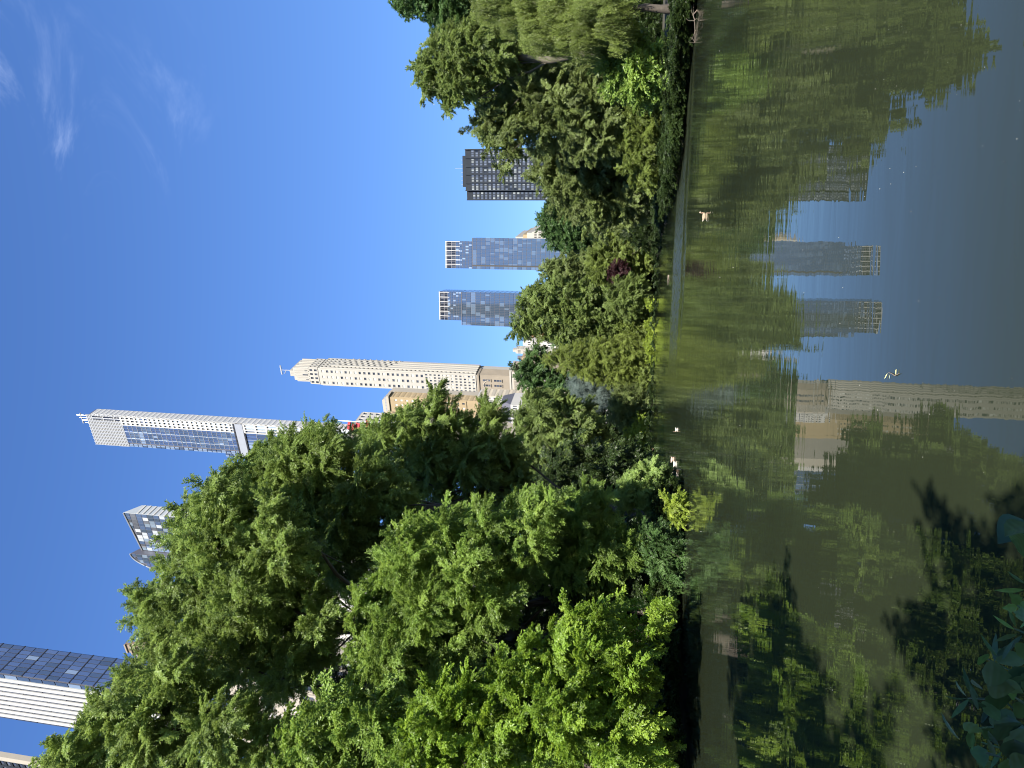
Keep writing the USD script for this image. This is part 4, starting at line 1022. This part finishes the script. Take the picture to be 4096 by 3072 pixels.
tree('linden_tree', 'green tree behind the hanging tree, at the right edge of the upright view', [(955, -60), (960, 30), (1000, 90), (1050, 130), (1200, 150), (1290, 60), (1290, -60)], 112, 'broad', 'mid', 2.1, 20, 37, .8, 2.6)
tree('linden_tree', 'mid green tree filling the space between the sycamore, the hanging tree and the olive tree', [(960, 120), (1000, 40), (1080, 30), (1200, 80), (1290, 120), (1300, 200), (1200, 240), (1100, 240), (1040, 230), (1000, 200)], 97, 'broad', 'mid', 1.9, 150, 38, .7, 2.4)
tree('plane_tree', 'olive tree with bare pale branches showing, in the middle of the right bank', [(1005, 262), (1030, 235), (1075, 205), (1110, 160), (1170, 120), (1260, 130), (1330, 160), (1370, 210), (1360, 290), (1330, 335), (1260, 345), (1190, 330), (1120, 330), (1105, 360), (1080, 378), (1060, 335), (1030, 300)], 86, 'small', 'olive', 1.9, 235, 43, .6, 2.0, bark='bark_pale', limbs=18, cover=1.3)
tree('locust_tree', 'yellowish tree below the dark slab tower on the right bank', [(1140, 345), (1175, 300), (1260, 320), (1340, 330), (1375, 370), (1395, 420), (1390, 470), (1350, 500), (1290, 520), (1230, 470), (1180, 425), (1155, 390)], 104, 'small', 'olive', 2.3, 400, 44, .8, 2.5)
tree('locust_tree', 'green tree on the right shore with low boughs over the goose', [(1330, 210), (1380, 200), (1425, 215), (1460, 250), (1455, 300), (1438, 340), (1445, 390), (1400, 410), (1350, 380), (1330, 300)], 84, 'small', 'bright', 1.7, 290, 45, .5, 1.7, cover=1.2)
tree('young_locust_tree', 'dark small tree with large pale leaves at the right waterline', [(1290, 130), (1330, 60), (1400, 80), (1440, 110), (1480, 150), (1478, 210), (1440, 205), (1400, 230), (1350, 215), (1310, 190)], 70, 'big', 'near', 1.5, 130, 46, .5, 1.4, cover=.8)
tree('dark_shrub', 'deep shaded thicket along the right waterline', [(1340, -60), (1500, -60), (1494, 100), (1482, 250), (1462, 400), (1400, 400), (1380, 200)], 88, 'small', 'deep', 1.9, 150, 47, .8, 1.8, cat='shrub', stems=True, cover=.9)
tree('shore_shrub', 'dark bushes on the far shore under the yellowish tree', [(1340, 400), (1440, 400), (1445, 470), (1428, 540), (1380, 540), (1340, 500)], 132, 'small', 'deep', 2.0, 470, 48, .7, 1.7, cat='shrub', stems=True, cover=1.0)
for k, (x0, y0, x1, y1, d, lab) in enumerate([
        (1436, 365, 1470, 398, 96, 'yellow green strappy plants at the water right of the fallen twigs'),
        (1428, 400, 1463, 440, 104, 'yellow green strappy plants on the shore above the blue rippled water'),
        (1480, -40, 1512, 14, 62, 'bright strappy plants at the right edge of the pond beside dead twigs')]):
    tree('shore_plant', lab, [(x0, y0), (x1, y0), (x1 - 4, y1), (x0, y1)], d, 'blade', 'bright', .8, (y0 + y1) / 2, 50 + k, .3, .7, cat='plant', stems=True, upright=True, cover=2.0)
# --- park trees behind, seen between the others
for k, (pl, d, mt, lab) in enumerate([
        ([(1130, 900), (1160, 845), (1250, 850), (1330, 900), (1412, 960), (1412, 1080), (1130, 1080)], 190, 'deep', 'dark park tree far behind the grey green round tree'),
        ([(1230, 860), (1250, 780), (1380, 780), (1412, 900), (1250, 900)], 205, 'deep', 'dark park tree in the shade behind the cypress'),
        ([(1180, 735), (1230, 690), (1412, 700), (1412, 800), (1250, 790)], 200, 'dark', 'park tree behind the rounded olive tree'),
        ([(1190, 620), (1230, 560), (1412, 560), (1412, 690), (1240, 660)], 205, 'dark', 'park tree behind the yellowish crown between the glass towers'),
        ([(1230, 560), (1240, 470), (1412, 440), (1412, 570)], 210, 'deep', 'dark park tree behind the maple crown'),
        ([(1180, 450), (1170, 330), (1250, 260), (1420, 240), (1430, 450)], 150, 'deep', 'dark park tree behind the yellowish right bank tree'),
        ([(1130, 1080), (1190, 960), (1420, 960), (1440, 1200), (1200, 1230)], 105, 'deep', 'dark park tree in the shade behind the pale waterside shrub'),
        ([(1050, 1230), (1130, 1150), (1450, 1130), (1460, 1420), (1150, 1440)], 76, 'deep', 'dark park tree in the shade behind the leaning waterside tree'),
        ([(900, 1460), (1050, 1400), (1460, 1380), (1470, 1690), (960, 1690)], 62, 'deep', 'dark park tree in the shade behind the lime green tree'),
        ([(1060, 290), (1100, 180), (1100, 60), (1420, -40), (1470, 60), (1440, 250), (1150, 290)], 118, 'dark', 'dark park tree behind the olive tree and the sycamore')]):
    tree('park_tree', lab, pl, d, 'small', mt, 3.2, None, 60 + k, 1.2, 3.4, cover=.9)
# --- trees on the near bank behind and left of the viewer: their shade falls on the nearest water
def free_tree(name, label, x, y, h, w, kind, mat, size, seed):
    rng = np.random.default_rng(seed)
    g = gz(x, y); b0 = np.array([x, y, g])
    lobes = []
    for k in range(26):
        f = rng.uniform(.32, 1)
        rr = w * math.sqrt(max(.05, 1 - ((f - .55) / .5) ** 2)) * rng.uniform(.3, .95)
        th = rng.uniform(0, 6.28)
        lobes.append((b0 + [rr * math.cos(th), rr * math.sin(th), h * f], rng.uniform(.28, .42) * w))
    o = thing(name, label, 'tree', b0)
    m = MB(); m.tube(limb_path(b0 - [0, 0, .4], b0 + [0, 0, h * .85], rng, .03, 8) - b0, np.linspace(h * .026, h * .006, 8), 10)
    m.build('trunk', M['bark'], o, smooth=True)
    for k in range(8):
        m = MB(); m.tube(limb_path(b0 + [0, 0, h * rng.uniform(.25, .5)], lobes[k][0], rng) - b0, np.linspace(h * .009, h * .002, 7), 6)
        m.build('limb', M['bark'], o, smooth=True)
    foliage(o, 'crown', lobes, kind, 0, LEAF[mat], size, rng, 1.4, .25, b0)
free_tree('near_bank_tree', 'leafy tree on the near bank whose shade falls on the closest water', -1.25, -1.4, 5.6, 1.5, 'broad', 'dark', .8, 91)
free_tree('near_bank_tree', 'taller leafy tree on the near bank, further left', -6.5, -2.2, 14, 4.0, 'broad', 'dark', 1.5, 92)
# --- low dark undergrowth all along the banks in view
rng = np.random.default_rng(95)
xy = np.c_[rng.uniform(-75, 75, 60000), rng.uniform(9, 262, 60000)]
p_ = shapely.points(xy[:, 0], xy[:, 1])
dd = shapely.distance(shapely.boundary(pond_outline), p_)
inside = shapely.contains(pond_outline, p_)
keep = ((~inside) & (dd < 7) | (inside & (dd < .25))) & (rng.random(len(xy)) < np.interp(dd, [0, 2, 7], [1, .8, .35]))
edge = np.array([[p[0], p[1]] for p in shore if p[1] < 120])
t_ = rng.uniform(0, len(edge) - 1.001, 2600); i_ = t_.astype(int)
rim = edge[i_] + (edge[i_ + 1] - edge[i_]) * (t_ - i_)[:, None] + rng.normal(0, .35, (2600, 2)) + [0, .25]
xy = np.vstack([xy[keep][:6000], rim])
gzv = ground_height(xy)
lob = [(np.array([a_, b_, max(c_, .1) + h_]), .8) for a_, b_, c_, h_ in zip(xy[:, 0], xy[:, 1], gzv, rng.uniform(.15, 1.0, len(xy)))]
def scatter(name, pts, kind, seed, mat, size, label, cat):
    n = len(pts)
    th = rng.uniform(0, 2 * math.pi, n); axis = unit(np.c_[np.cos(th), np.sin(th), rng.uniform(-.1, .5, n)]); nrm = unit(np.c_[rng.normal(0, .3, (n, 2)), np.ones(n)])
    yv = unit(np.cross(nrm, axis)); zv = np.cross(axis, yv)
    q = Rotation.from_matrix(np.stack([axis, yv, zv], -1)).as_quat(); s = size * rng.uniform(.6, 1.3, n)
    pi = UsdGeom.PointInstancer.Define(stage, numbered('/World/' + name))
    proto = usdkit.mesh(stage, f'{pi.GetPath()}/leaf_spray', spray(kind, seed), mat)
    pi.CreatePrototypesRel().AddTarget(proto.GetPath()); pi.CreateProtoIndicesAttr(Vt.IntArray(n, 0))
    pi.CreatePositionsAttr(Vt.Vec3fArray.FromNumpy(pts.astype(np.float32))); pi.CreateScalesAttr(Vt.Vec3fArray.FromNumpy(np.repeat(s[:, None], 3, 1).astype(np.float32)))
    pi.CreateOrientationsAttr(Vt.QuathArray([Gf.Quath(float(w), float(a), float(b), float(c)) for a, b, c, w in q]))
    tag(pi.GetPrim(), label, cat, None, 'stuff')
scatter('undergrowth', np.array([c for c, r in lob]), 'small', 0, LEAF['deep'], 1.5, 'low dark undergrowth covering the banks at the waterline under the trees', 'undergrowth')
pts = np.c_[rng.uniform(-170, 150, 2600), rng.uniform(290, 390, 2600), rng.uniform(0, 1, 2600)]
pts[:, 2] = 3.2 + pts[:, 2] * 11
scatter('far_wood', pts, 'small', 1, LEAF['dark'], 5.0, 'far wood of the park behind the trees of the shore', 'wood')
print('sprays', STATS)
# ------------------------------------------------------------------ rocks, wood and birds along the water
def rock(name, label, sx, sy, w, h, mat='rock', seed=0, long=1.0, dz=0.0, cat='rock', group=None):
    "w, h in metres; it sits in the water's edge at that place of the photograph"
    c = onwater(sx, sy)
    m = MB(); m.ball((0, 0, 0), (w / 2 * long, w / 2 * .8, h), seed, .38, 3)
    o = obj(name, m.mesh, M[mat], None, True)
    UsdGeom.Xformable(o).AddTranslateOp().Set(Gf.Vec3d(float(c[0]), float(c[1]) - .25, dz))
    tag(o, label, cat, group)
for k, (sx, sy, w, h, mat, lab) in enumerate([
        (2604, 1420, .9, .42, 'rock', 'small pale rock at the far waterline under the cypress'),
        (2602, 1492, 1.6, .55, 'rock', 'broken pale rock at the far waterline left of the cypress foot'),
        (2599, 1518, .9, .5, 'rock_brown', 'dark brown rock beside the broken pale rock'),
        (2600, 1595, 1.9, .55, 'rock', 'long smooth pale boulder at the far waterline below the willow'),
        (2600, 1650, .9, .4, 'rock', 'small grey rock left of the long smooth boulder'),
        (2597, 1692, 1.4, .75, 'rock_brown', 'rounded brown boulder at the foot of the yellow green bush'),
        (2612, 1800, .7, .3, 'rock_brown', 'dark low rock at the waterline behind the swimming birds'),
        (2718, 2312, .55, .36, 'rock', 'pale pointed rock standing at the left waterline under the leaning tree'),
        (2704, 2378, .45, .22, 'rock_brown', 'small dark rock at the left waterline below the tall trees')]):
    rock('shore_rock', lab, sx, sy, w, h, mat, 3 + k)
# low timber edging along the far shore
a, b = onwater(2640, 900), onwater(2614, 1180)
o = thing('timber_edging', 'long low timber edging in the water along the dark far shore', 'edging', (*a[:2], 0))
n = 9
for k in range(n):
    p, q = a + (b - a) * (k + .02) / n, a + (b - a) * (k + .98) / n
    m = MB(); d = unit(q - p); L_ = np.linalg.norm(q - p)
    m.box((p + q) / 2 - a + [0, 0, .05], d * L_ / 2, np.cross([0, 0, 1], d) * .12, [0, 0, .13])
    m.build('timber', M['dead_wood'], o)
    m = MB(); m.tube([p - a - [0, 0, .4], p - a + [0, 0, .28]], .09, 8)
    m.build('post', M['bark'], o)
# bare fallen branch
def branch(name, label, px_pts, r, mat='dead_wood', cat='branch', twigs=0, seed=0):
    pts = np.array([onwater(*q[:2]) + [0, 0, q[2]] for q in px_pts]); base = pts[0].copy(); base[2] = 0
    rng = np.random.default_rng(seed)
    o = thing(name, label, cat, base)
    m = MB(); m.tube(pts - base, np.linspace(r, r * .35, len(pts)), 8)
    m.build('stem', M[mat], o, smooth=True)
    for k in range(twigs):
        i = rng.integers(0, len(pts)); L_ = np.linalg.norm(pts[-1] - pts[0])
        e = pts[i] + rng.normal(0, .22, 3) * L_ + [0, 0, abs(rng.normal(0, .25)) * L_]
        m = MB(); m.tube(limb_path(pts[i], e, rng, .12, 6) - base, np.linspace(r * .5, r * .12, 6), 6)
        m.build('twig', M[mat], o, smooth=True)
mpp = 125 / FOC
branch('fallen_branch', 'bare crooked branch rising from the far water beside two dark trunks', [(2642, 905, .0), (2641, 925, .15), (2640, 942, .1), (2638, 950, .9), (2637, 956, 1.3), (2636, 954, 1.4)], .13, twigs=2, seed=5)
branch('fallen_branch', 'second bare branch with a winding tip, just left of the crooked branch', [(2640, 941, .1), (2639, 951, .6), (2637, 960, .75), (2636, 966, .6), (2635, 972, .9), (2634, 982, .4)], .11, seed=6)
branch('dead_twigs', 'tangle of dead twigs in the water at the right edge of the pond', [(2788, 40, .0), (2787, 60, .25), (2786, 80, .12), (2783, 120, .05), (2780, 170, .0)], .035, twigs=12, seed=7)
branch('floating_stick', 'thin pale stick floating in front of the blue rippled water', [(2674, 1100, .02), (2673, 1122, .05), (2671, 1140, .02)], .06, seed=8)
branch('floating_stick', 'second thin stick floating near the right bank shade', [(2786, 138, .01), (2782, 168, .02)], .02, seed=9)
# two dark trunks on the far shore
for k, (y_, lab) in enumerate([(958, 'thin dark leaning trunk by the shore path, the right one of two'), (985, 'thin dark leaning trunk by the shore path, the left one of two')]):
    b0 = at(2630, y_, 226); b0[2] = gz(*b0[:2]) - .2
    e = at(2520, y_ + 4, 227)
    o = thing('dark_trunk_tree', lab, 'tree', b0)
    rng = np.random.default_rng(70 + k)
    m = MB(); m.tube(limb_path(b0, e, rng, .04, 8) - b0, np.linspace(.28, .14, 8), 8); m.build('trunk', M['bark'], o, smooth=True)
    for j in range(4):
        m = MB(); s = b0 + (e - b0) * rng.uniform(.4, .9); m.tube(limb_path(s, s + rng.normal(0, 1.6, 3) + [0, 0, 1.6], rng) - b0, np.linspace(.09, .02, 7), 5); m.build('limb', M['bark'], o, smooth=True)
    foliage(o, 'crown', [(e + [0, 0, 1.0], 1.9), (e + [1.6, 0, 2.2], 1.6), (e + [-1.8, .5, 2.0], 1.6)], 'small', 1, LEAF['bright'], 2.0, rng, 1.3, .25, b0)

# half sunken log, with a plank and a rock beside it
def log(name, label, p, q, r, mat, h=.05):
    a, b = onwater(*p), onwater(*q)
    m = MB(); ts = np.linspace(0, 1, 9)[:, None]
    rr = r * np.array([.55, .85, 1, 1.05, 1, 1.05, .95, .85, .5])
    m.tube(np.c_[(a + (b - a) * ts)[:, :2] - a[:2], np.full(9, h)], rr, 12)
    o = obj(name, m.mesh, M[mat], None, 40)
    UsdGeom.Xformable(o).AddTranslateOp().Set(Gf.Vec3d(float(a[0]), float(a[1]), 0))
    tag(o, label, 'log')
log('pale_log', 'pale half sunken log beside the pale green shrub, with birds at its right end', (2697, 1888), (2697, 1942), .17, 'rock', .06)
log('weathered_plank', 'weathered grey plank sloping into the water right of the yellow plants', (2700, 1962), (2706, 2012), .10, 'dead_wood', .1)

FE = {'tan': plain('feather_tan', (0.27, 0.21, 0.14), .8, .25, 9.0), 'white': plain('feather_white', (0.50, 0.47, 0.42), .8, .05, 6), 'black': plain('feather_black', (0.02, 0.02, 0.022), .6, .2, 6),
      'brown': plain('feather_brown', (0.20, 0.13, 0.085), .8, .3, 9), 'pink': plain('feather_pink', (0.45, 0.30, 0.25), .8, .2, 8), 'cream': plain('feather_cream', (0.40, 0.34, 0.25), .8, .1, 8),
      'bill': plain('bill_grey', (0.06, 0.05, 0.04), .5, .1, 9)}
def bird(name, label, sx, sy, length, heading, body, rear, neck, head, neck_h, cat, dz=0.0, lean=.12, cheek=None):
    "a water bird afloat: hull-shaped body, folded wings, S neck, head with bill"
    import manifold3d as mf
    import trimesh
    c = onwater(sx, sy); s = length
    o = thing(name, label, cat, (c[0], c[1], dz))
    UsdGeom.Xformable(o).AddRotateZOp().Set(math.degrees(heading))
    def shape(balls, rl=.022):
        parts = []
        for (p, r), (q, r2) in zip(balls, balls[1:]):
            A = mf.Manifold.sphere(r * s, 20).translate(np.array(p) * s); B = mf.Manifold.sphere(r2 * s, 20).translate(np.array(q) * s)
            parts.append(mf.Manifold.batch_hull([A, B]))
        m = mf.Manifold.batch_boolean(parts, mf.OpType.Add).refine_to_length(rl * s).to_mesh()
        t = trimesh.Trimesh(m.vert_properties[:, :3], m.tri_verts)
        trimesh.smoothing.filter_taubin(t, .5, .53, 12)
        return t
    b = shape([((.34, 0, .10), .10), ((.18, 0, .10), .165), ((-.08, 0, .10), .175), ((-.3, 0, .13), .10), ((-.46, 0, .19), .035)])
    obj('body', b, FE[body], o, True)
    for sd in (-1, 1):
        w = shape([((.22, sd * .10, .17), .06), ((-.05, sd * .115, .19), .085), ((-.3, sd * .07, .20), .05), ((-.47, sd * .03, .23), .015)])
        obj('wing', w, FE[rear], o, True)
    t_ = shape([((-.34, 0, .15), .075), ((-.5, 0, .22), .03), ((-.56, 0, .25), .012)])
    obj('tail', t_, FE['white' if rear != 'white' else 'white'], o, True)
    nh = neck_h
    nk = shape([((.33, 0, .14), .10), ((.42, 0, .24), .058), ((.42 - lean * .3, 0, nh * .7), .042), ((.43, 0, nh), .042)])
    obj('neck', nk, FE[neck], o, True)
    hd = shape([((.42, 0, nh), .052), ((.47, 0, nh + .01), .058), ((.53, 0, nh - .005), .036)], .012)
    h_ = obj('head', hd, FE[head], o, True)
    bl = shape([((.55, 0, nh - .01), .024), ((.62, 0, nh - .022), .015), ((.65, 0, nh - .025), .009)], .01)
    obj('bill', bl, FE['bill'], h_, True)
    for sd in (-1, 1):
        m = MB(); m.ball(np.array([.485, sd * .052, nh + .022]) * s, .009 * s, sub=1); m.build('eye', FE['black'], h_, True)
    if cheek:
        for sd in (-1, 1):
            m = MB(); m.ball(np.array([.455, sd * .04, nh - .005]) * s, np.array([.03, .016, .035]) * s, sub=2); m.build('cheek_patch', FE[cheek], h_, True)
bird('swimming_goose', 'tan goose with a pale rear swimming toward the right bank, on open water', 2820, 866, .44, math.radians(8), 'tan', 'tan', 'brown', 'cream', .52, 'goose')
bird('standing_goose', 'dark necked goose with raised neck at the right end of the pale log', 2697, 1884, .62, math.radians(60), 'brown', 'brown', 'black', 'black', .62, 'goose', .03, cheek='white')
bird('preening_duck', 'whitish duck floating next to the dark necked goose', 2700, 1856, .42, math.radians(20), 'white', 'white', 'cream', 'cream', .26, 'duck')
bird('resting_duck', 'pinkish brown duck floating right of the whitish duck', 2690, 1838, .46, math.radians(15), 'pink', 'pink', 'brown', 'black', .28, 'duck')
bird('swimming_duck', 'white bodied duck with a dark raised head alone on the middle water', 2706, 1719, .36, math.radians(150), 'white', 'white', 'brown', 'black', .62, 'duck')

# ------------------------------------------------------------------ nearest water: floating twig and leaves
def blade_mesh(outline, length, bend, fold, nseg=9):
    "a leaf with an outline (half width along its length), folded at the midrib and bent down; thin but closed"
    xs = np.linspace(0, 1, nseg)
    hw = np.interp(xs, *zip(*outline))
    v = []
    for x, w in zip(xs, hw):
        for q in (-1, -.5, 0, .5, 1):
            v.append((x * length, q * w * length, fold * abs(q) * w * length - bend * length * x * x + .012 * length * math.sin(x * 26) * (abs(q) > .4)))
    v = np.array(v); f = []
    for i in range(nseg - 1):
        for j in range(4):
            a = i * 5 + j
            f += [[a, a + 5, a + 6], [a, a + 6, a + 1]]
    return v, np.array(f)
HEART = [(0, .02), (.06, .30), (.2, .46), (.38, .47), (.6, .36), (.8, .19), (.93, .06), (1, .0)]
LANCE = [(0, .01), (.15, .06), (.4, .095), (.65, .075), (.88, .03), (1, 0)]
OVAL = [(0, .01), (.2, .2), (.5, .27), (.8, .16), (1, 0)]
TRI3 = [(0, .02), (.1, .22), (.25, .34), (.32, .26), (.5, .38), (.62, .24), (.85, .1), (1, 0)]
def leafy(name, base, rough=.42, vein=True, sat=1.0):
    base = np.array(base)
    return usdkit.material(stage, L + name, {
        'tc': ('texture_coordinate', {}), 'oi': ('object_info', {}), 'w': ('wave_texture', {'scale': 16.0, 'distortion': 1.5, 'detail': 2.0}),
        'n': ('noise_texture', {'scale': 22, 'detail': 4}),
        'r': ('rgb_ramp', {'ramp': [(0.2, tuple(base * .72)), (0.8, tuple(base * 1.25))]}),
        'mr': ('map_range', {'from_min': 0, 'from_max': 1, 'to_min': .6, 'to_max': 1.5}), 'hs': ('hsv', {'hue': .5, 'saturation': sat, 'fac': 1.0}),
        'b': ('bump', {'strength': .15, 'distance': .003}),
        'p': ('principled_bsdf', {'roughness': rough, 'ior': 1.42}), 't': ('translucent_bsdf', {}), 'mx': ('mix_closure', {'fac': .28})},
        [('tc.object', 'w.vector'), ('tc.object', 'n.vector'), ('n.fac', 'r.fac'), ('oi.random', 'mr.value'), ('mr.result', 'hs.value'), ('r.color', 'hs.color'),
         ('hs.color', 'p.base_color'), ('hs.color', 't.color'), ('w.fac', 'b.height'), ('b.normal', 'p.normal'), ('p.BSDF', 'mx.closure1'), ('t.BSDF', 'mx.closure2')], surface='mx.closure')
LM = {'green': leafy('big_leaf_green', (.062, .115, .034)), 'teal': leafy('big_leaf_teal', (.045, .088, .034)), 'fresh': leafy('big_leaf_fresh', (.11, .20, .045)),
      'pale': leafy('fallen_leaf_yellow', (.48, .46, .20)), 'grey': leafy('fallen_leaf_grey', (.30, .36, .28))}
def place_leaf(parent, name, outline, length, pos, direction, normal, mat, bend=.15, fold=.18, origin=np.zeros(3)):
    v, f = blade_mesh(outline, length, bend, fold)
    d = unit(np.asarray(direction, float)); s = unit(np.cross(normal, d)); n = np.cross(d, s)
    p = obj(name, (v, f), LM[mat], parent, True)
    mtx = Gf.Matrix4d(*[float(q) for r in ((*d, 0), (*s, 0), (*n, 0), (*(np.asarray(pos) - origin), 1)) for q in r])
    UsdGeom.Xformable(p).AddTransformOp().Set(mtx)
    return p
c0 = onwater(3560, 1500)
tw = thing('floating_twig', 'small twig with pale fallen leaves floating on the sky reflection', 'twig', (*c0[:2], .006))
def fl(sx, sy):
    q = onwater(sx, sy); return np.array([q[0] - c0[0], q[1] - c0[1], .004])
place_leaf(tw, 'leaf', OVAL, np.linalg.norm(fl(3591, 1476) - fl(3588, 1500)), fl(3588, 1500), fl(3591, 1476) - fl(3588, 1500), [0, 0, 1], 'pale', -.06, .3)
place_leaf(tw, 'leaf', OVAL, np.linalg.norm(fl(3562, 1516) - fl(3564, 1500)), fl(3564, 1500), fl(3562, 1516) - fl(3564, 1500), [0, 0, 1], 'grey', -.03, .2)
place_leaf(tw, 'leaf', LANCE, np.linalg.norm(fl(3544, 1515) - fl(3554, 1494)) * 1.1, fl(3554, 1494), fl(3544, 1515) - fl(3554, 1494), [0, 0, 1], 'pale', -.05, .3)
m = MB(); m.tube([fl(3557, 1490), fl(3570, 1494), fl(3584, 1503), fl(3590, 1499), fl(3602, 1494)], [.003, .0045, .006, .005, .003], 6); m.build('stem', M['dead_wood'], tw, smooth=True)
rng = np.random.default_rng(77)
sd = MB()
for k in range(60):
    sx, sy = rng.uniform(2760, 4080), rng.uniform(40, 2900)
    if rng.random() < .5:
        sx, sy = rng.uniform(3300, 4080), rng.uniform(100, 1900)
    q = onwater(sx, sy)
    r = rng.uniform(.6, 1.4) * np.linalg.norm(q - CAM) / FOC
    sd.ball((q[0], q[1], .003), (r, r * rng.uniform(.8, 1.6), r * .5), sub=1)
tag(sd.build('floating_seeds', FE['white']), 'tiny white seeds and fluff scattered over the pond', 'seeds', kind='stuff')

# ------------------------------------------------------------------ leafy plants on the near bank, in the shade
def near_plant(name, label, roots, leaves_, cat='plant'):
    base = np.array([*roots[0][:2], 0.0]); base[2] = gz(*base[:2])
    o = thing(name, label, cat, base)
    for (path, r) in leaves_['stems']:
        m = MB(); m.tube(np.array(path) - base, np.linspace(r, r * .4, len(path)), 7); m.build('stem', LM['green'], o, smooth=True)
    for a in leaves_['leaves']:
        place_leaf(o, 'leaf', *a, origin=base)
rng = np.random.default_rng(123)
def screen_dir(dx, dy):
    "a direction in space that runs dx right and dy down the photograph"
    return CX * dx - CY * dy
def make_near(name, label, root_px, depth, specs, stems):
    "specs: (sx, sy, length in photo pixels, angle on the photo, outline, material)"
    lv, st = [], []
    root = at(*root_px, depth); root[2] = gz(root[0], root[1]) - .05
    for (sx, sy, ln, ang, outl, mat) in specs:
        d = depth + rng.uniform(-.35, .25)
        pos = at(sx, sy, d)
        di = screen_dir(math.cos(ang), math.sin(ang)) + fwd * rng.uniform(-.5, .35)
        nr = unit(-fwd * rng.uniform(.5, 1) + np.array([0, 0, 1]) * rng.uniform(.5, 1.1) + rng.normal(0, .25, 3))
        lv.append((outl, ln * d / FOC, pos, di, nr, mat, rng.uniform(.05, .3), rng.uniform(.05, .35)))
    for pts in stems:
        st.append(([root] + [at(a, b, depth + .08 * q) for q, (a, b) in enumerate(pts)], .006))
    near_plant(name, label, [root], {'leaves': lv, 'stems': st})
zf = lambda x, y: px2(x, y, 3500, 2000, 0.6461)
S = []
for (x, y, ln, ang, o_, mt) in [
        (640, 975, 75, .3, HEART, 'fresh'), (660, 1060, 120, .1, HEART, 'teal'), (760, 1010, 150, -.25, HEART, 'teal'), (600, 1110, 80, .9, OVAL, 'green'), (690, 1140, 110, .1, HEART, 'green'),
        (770, 1190, 110, -.5, HEART, 'fresh'), (680, 1225, 130, .15, HEART, 'green'), (850, 1265, 120, .15, HEART, 'green'), (675, 1315, 100, .0, HEART, 'teal'), (880, 960, 90, -.4, HEART, 'green'),
        (870, 1170, 110, -.6, HEART, 'teal'), (905, 1080, 120, .5, HEART, 'teal'), (545, 1380, 90, .5, TRI3, 'green'), (560, 1470, 110, .4, TRI3, 'green'), (640, 1520, 90, 1.6, HEART, 'green'),
        (740, 1390, 160, .3, HEART, 'teal'), (700, 1430, 140, 1.0, LANCE, 'teal'), (800, 1450, 170, .5, HEART, 'teal'), (880, 1380, 130, .6, HEART, 'teal'), (780, 1560, 110, 1.9, LANCE, 'green'),
        (830, 1640, 110, -.3, HEART, 'green'), (760, 1640, 100, .4, HEART, 'fresh'), (900, 1520, 120, .2, HEART, 'teal'), (660, 1420, 90, .6, TRI3, 'green'), (610, 1410, 80, .2, TRI3, 'green'),
        (740, 1300, 120, .9, HEART, 'teal'), (820, 1330, 130, 1.2, HEART, 'teal'), (900, 1620, 120, -.9, HEART, 'teal'), (640, 1590, 80, .9, TRI3, 'green'), (700, 1560, 90, .5, TRI3, 'teal'),
        (780, 1110, 100, .7, HEART, 'green'), (860, 1030, 100, 1.1, HEART, 'teal'), (820, 1120, 110, .3, HEART, 'teal'), (910, 1240, 110, .9, HEART, 'green'), (860, 1480, 130, 1.4, HEART, 'teal')]:
    S.append((*zf(x, y), ln * .8, ang, o_, mt))
for (x, y, ln, ang) in [(570, 1225, 120, math.pi), (580, 1235, 130, 2.1), (565, 1215, 110, -2.4), (605, 1215, 130, -1.9), (640, 1225, 110, -2.2), (640, 1300, 110, -1.8), (690, 1280, 120, -2.8),
                        (520, 1480, 150, -2.3), (740, 1000, 130, -1.35), (790, 990, 120, -.9), (700, 1480, 140, 1.1), (760, 970, 110, -2.3), (880, 880, 130, 2.5), (820, 1590, 120, 1.3), (660, 1380, 120, -1.5)]:
    S.append((*zf(x, y), ln * .8, ang, LANCE, 'green' if rng.random() < .6 else 'teal'))
make_near('bank_plant', 'dense shaded plant with heart shaped and narrow leaves at the near corner of the pond', zf(1100, 1500), 2.7, S,
          [[zf(980, 1400), zf(800, 1240), zf(660, 1230), zf(575, 1228)], [zf(1000, 1500), zf(820, 1400), zf(640, 1410)], [zf(1000, 1200), zf(850, 1060), zf(690, 980)], [zf(1050, 1580), zf(860, 1560), zf(660, 1500)]])
S = [(*zf(x, y), ln * .8, ang, o_, mt) for (x, y, ln, ang, o_, mt) in [
    (920, 555, 120, 3.05, LANCE, 'fresh'), (935, 520, 90, -2.6, LANCE, 'green'), (880, 660, 60, 2.9, TRI3, 'fresh'), (900, 640, 70, -2.4, TRI3, 'fresh'), (900, 690, 70, -1.2, TRI3, 'fresh'),
    (860, 800, 100, -2.6, LANCE, 'fresh'), (880, 830, 110, 2.9, LANCE, 'green'), (870, 780, 90, -1.9, LANCE, 'fresh'), (900, 790, 80, -.9, LANCE, 'fresh'), (910, 840, 110, 2.4, LANCE, 'green'), (930, 760, 100, -2.2, TRI3, 'fresh')]]
make_near('bank_plant', 'young shoots with fresh pointed leaves reaching in just above the dense near plant', zf(1120, 760), 2.9, S, [[zf(1000, 760), zf(930, 700), zf(880, 650)], [zf(1000, 860), zf(900, 810), zf(860, 795)], [zf(1020, 600), zf(940, 550)]])
S = [(*zf(x, y), ln * .8, ang, o_, mt) for (x, y, ln, ang, o_, mt) in [(915, 120, 150, 2.35, HEART, 'teal'), (960, 240, 190, math.pi, HEART, 'green'), (850, 165, 45, -2.2, HEART, 'green'), (970, 160, 150, 2.9, HEART, 'teal')]]
make_near('bank_plant', 'few big rounded leaves cut by the lower edge of the upright view', zf(1150, 190), 2.6, S, [[zf(1050, 190), zf(960, 190), zf(900, 180)]])
